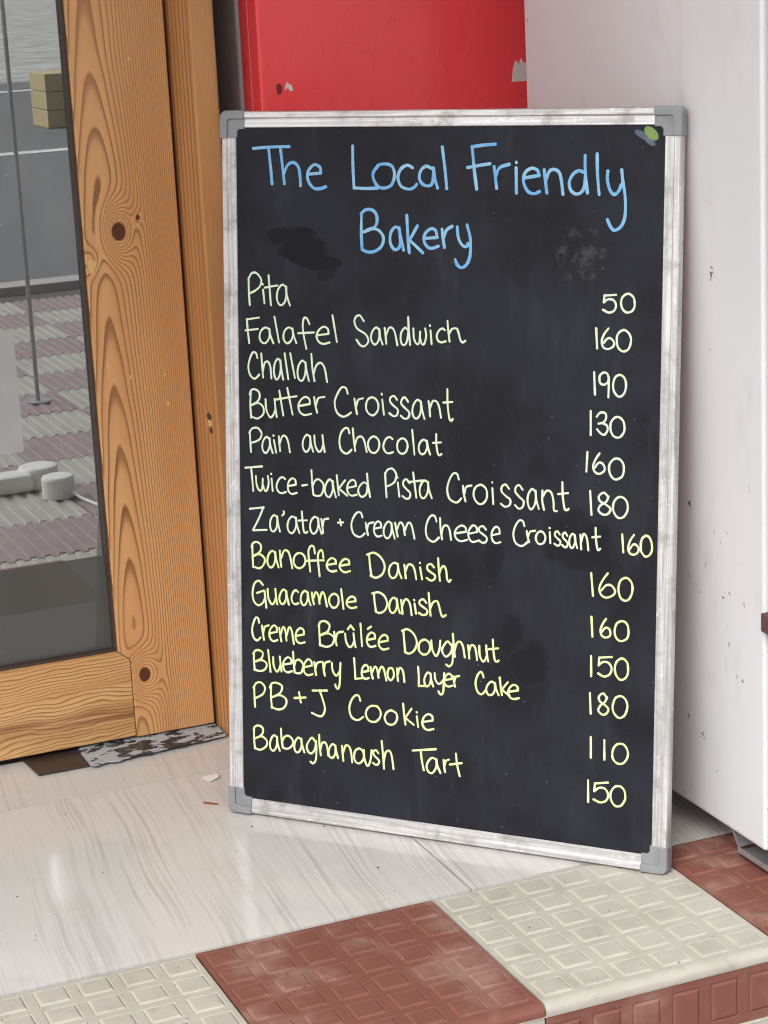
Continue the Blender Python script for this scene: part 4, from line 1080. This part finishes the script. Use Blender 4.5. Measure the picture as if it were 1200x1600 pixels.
# crumbs and grit
mb = MB()
for i in range(170):
    x = rng.uniform(-0.5, 0.95); y = rng.uniform(-0.29, 0.64)
    if y > 0.35 and rng.random() < 0.5: continue
    s = rng.choice((0.0005, 0.0007, 0.0009, 0.0012)) * rng.uniform(0.8, 1.4)
    a = rng.uniform(0, 3.14)
    z = 0.0018 if y < 0 else 0.0001
    vs_ = [(x + s * rng.uniform(0.6, 1.6) * math.cos(a + t), y + s * rng.uniform(0.6, 1.3) * math.sin(a + t), z) for t in (0, 1.3, 2.7, 4.4)]
    mb.face_list(vs_ + [(x, y, z + s * 0.9)], [(3, 2, 1, 0), (0, 1, 4), (1, 2, 4), (2, 3, 4), (3, 0, 4)])
o = mb.build('grit', M['crumb']); o['kind'] = 'stuff'
o['label'] = 'dark crumbs of grit scattered over the floor and step tiles'; o['category'] = 'grit'

# out on the pavement and street, seen in the door glass
sb = Vector((0.54, -1.44, PZ + 0.005))
sock = tag(empty('power_strip', sb), 'white rounded power strip with a trailing cable lying on the ribbed pavement', 'power strip')
def disc(cx, cy, r, h):
    MB().tube([(cx, cy, PZ + 0.005), (cx, cy, PZ + h - 0.008), (cx, cy, PZ + h - 0.002), (cx, cy, PZ + h)], [r, r, r * 0.93, r * 0.8], 20).build('socket_body', M['plastic'], sock, shift=sb)
disc(0.575, -1.425, 0.040, 0.058); disc(0.560, -1.56, 0.050, 0.058)
MB().box(0.38, 0.535, -1.58, -1.50, PZ + 0.005, PZ + 0.050).build('bridge', M['plastic'], sock, bevel=0.012, shift=sb)
MB().tube([(0.600, -1.39, PZ + 0.02), (0.612, -1.35, PZ + 0.011), (0.63, -1.27, PZ + 0.009), (0.65, -1.18, PZ + 0.009), (0.75, -1.05, PZ + 0.009), (0.95, -1.0, PZ + 0.009)], 0.004, 8).build('cable', M['plastic'], sock, shift=sb)
lb = Vector((0.560, 3.22, 1.14))
lamp = tag(empty('tube_lamp', lb), 'short vertical lit tube lamp on the shop back wall', 'lamp')
MB().box(0.552, 0.568, 3.232, 3.2495, 1.13, 1.47).build('housing', M['plastic'], lamp, shift=lb)
MB().tube([(0.56, 3.222, 1.15), (0.56, 3.222, 1.40)], 0.005, 10).build('tube', M['lit'], lamp, shift=lb)
pb = Vector((0.8157, -2.5854, PZ + 0.001))
pole = tag(empty('awning_pole', pb), 'slim dark steel pole standing on the ribbed pavement', 'pole')
MB().tube([(0, 0, 0.004), (0, 0, 2.9)], 0.0065, 12).build('shaft', M['galv'], pole)
MB().tube([(0, 0, 0.0), (0, 0, 0.008)], 0.04, 16).build('foot_plate', M['galv'], pole)
yb = Vector((3.9, -13.8, PZ - 0.09))
crate = tag(empty('yellow_crate', yb), 'yellow wooden crate standing on the far side of the road', 'crate')
for q_ in range(3):
    MB().box(-0.24, 0.40, -0.25, 0.25, 0.003 + 0.142 * q_, 0.140 + 0.142 * q_).build('board', M['yellow'], crate, bevel=0.004)
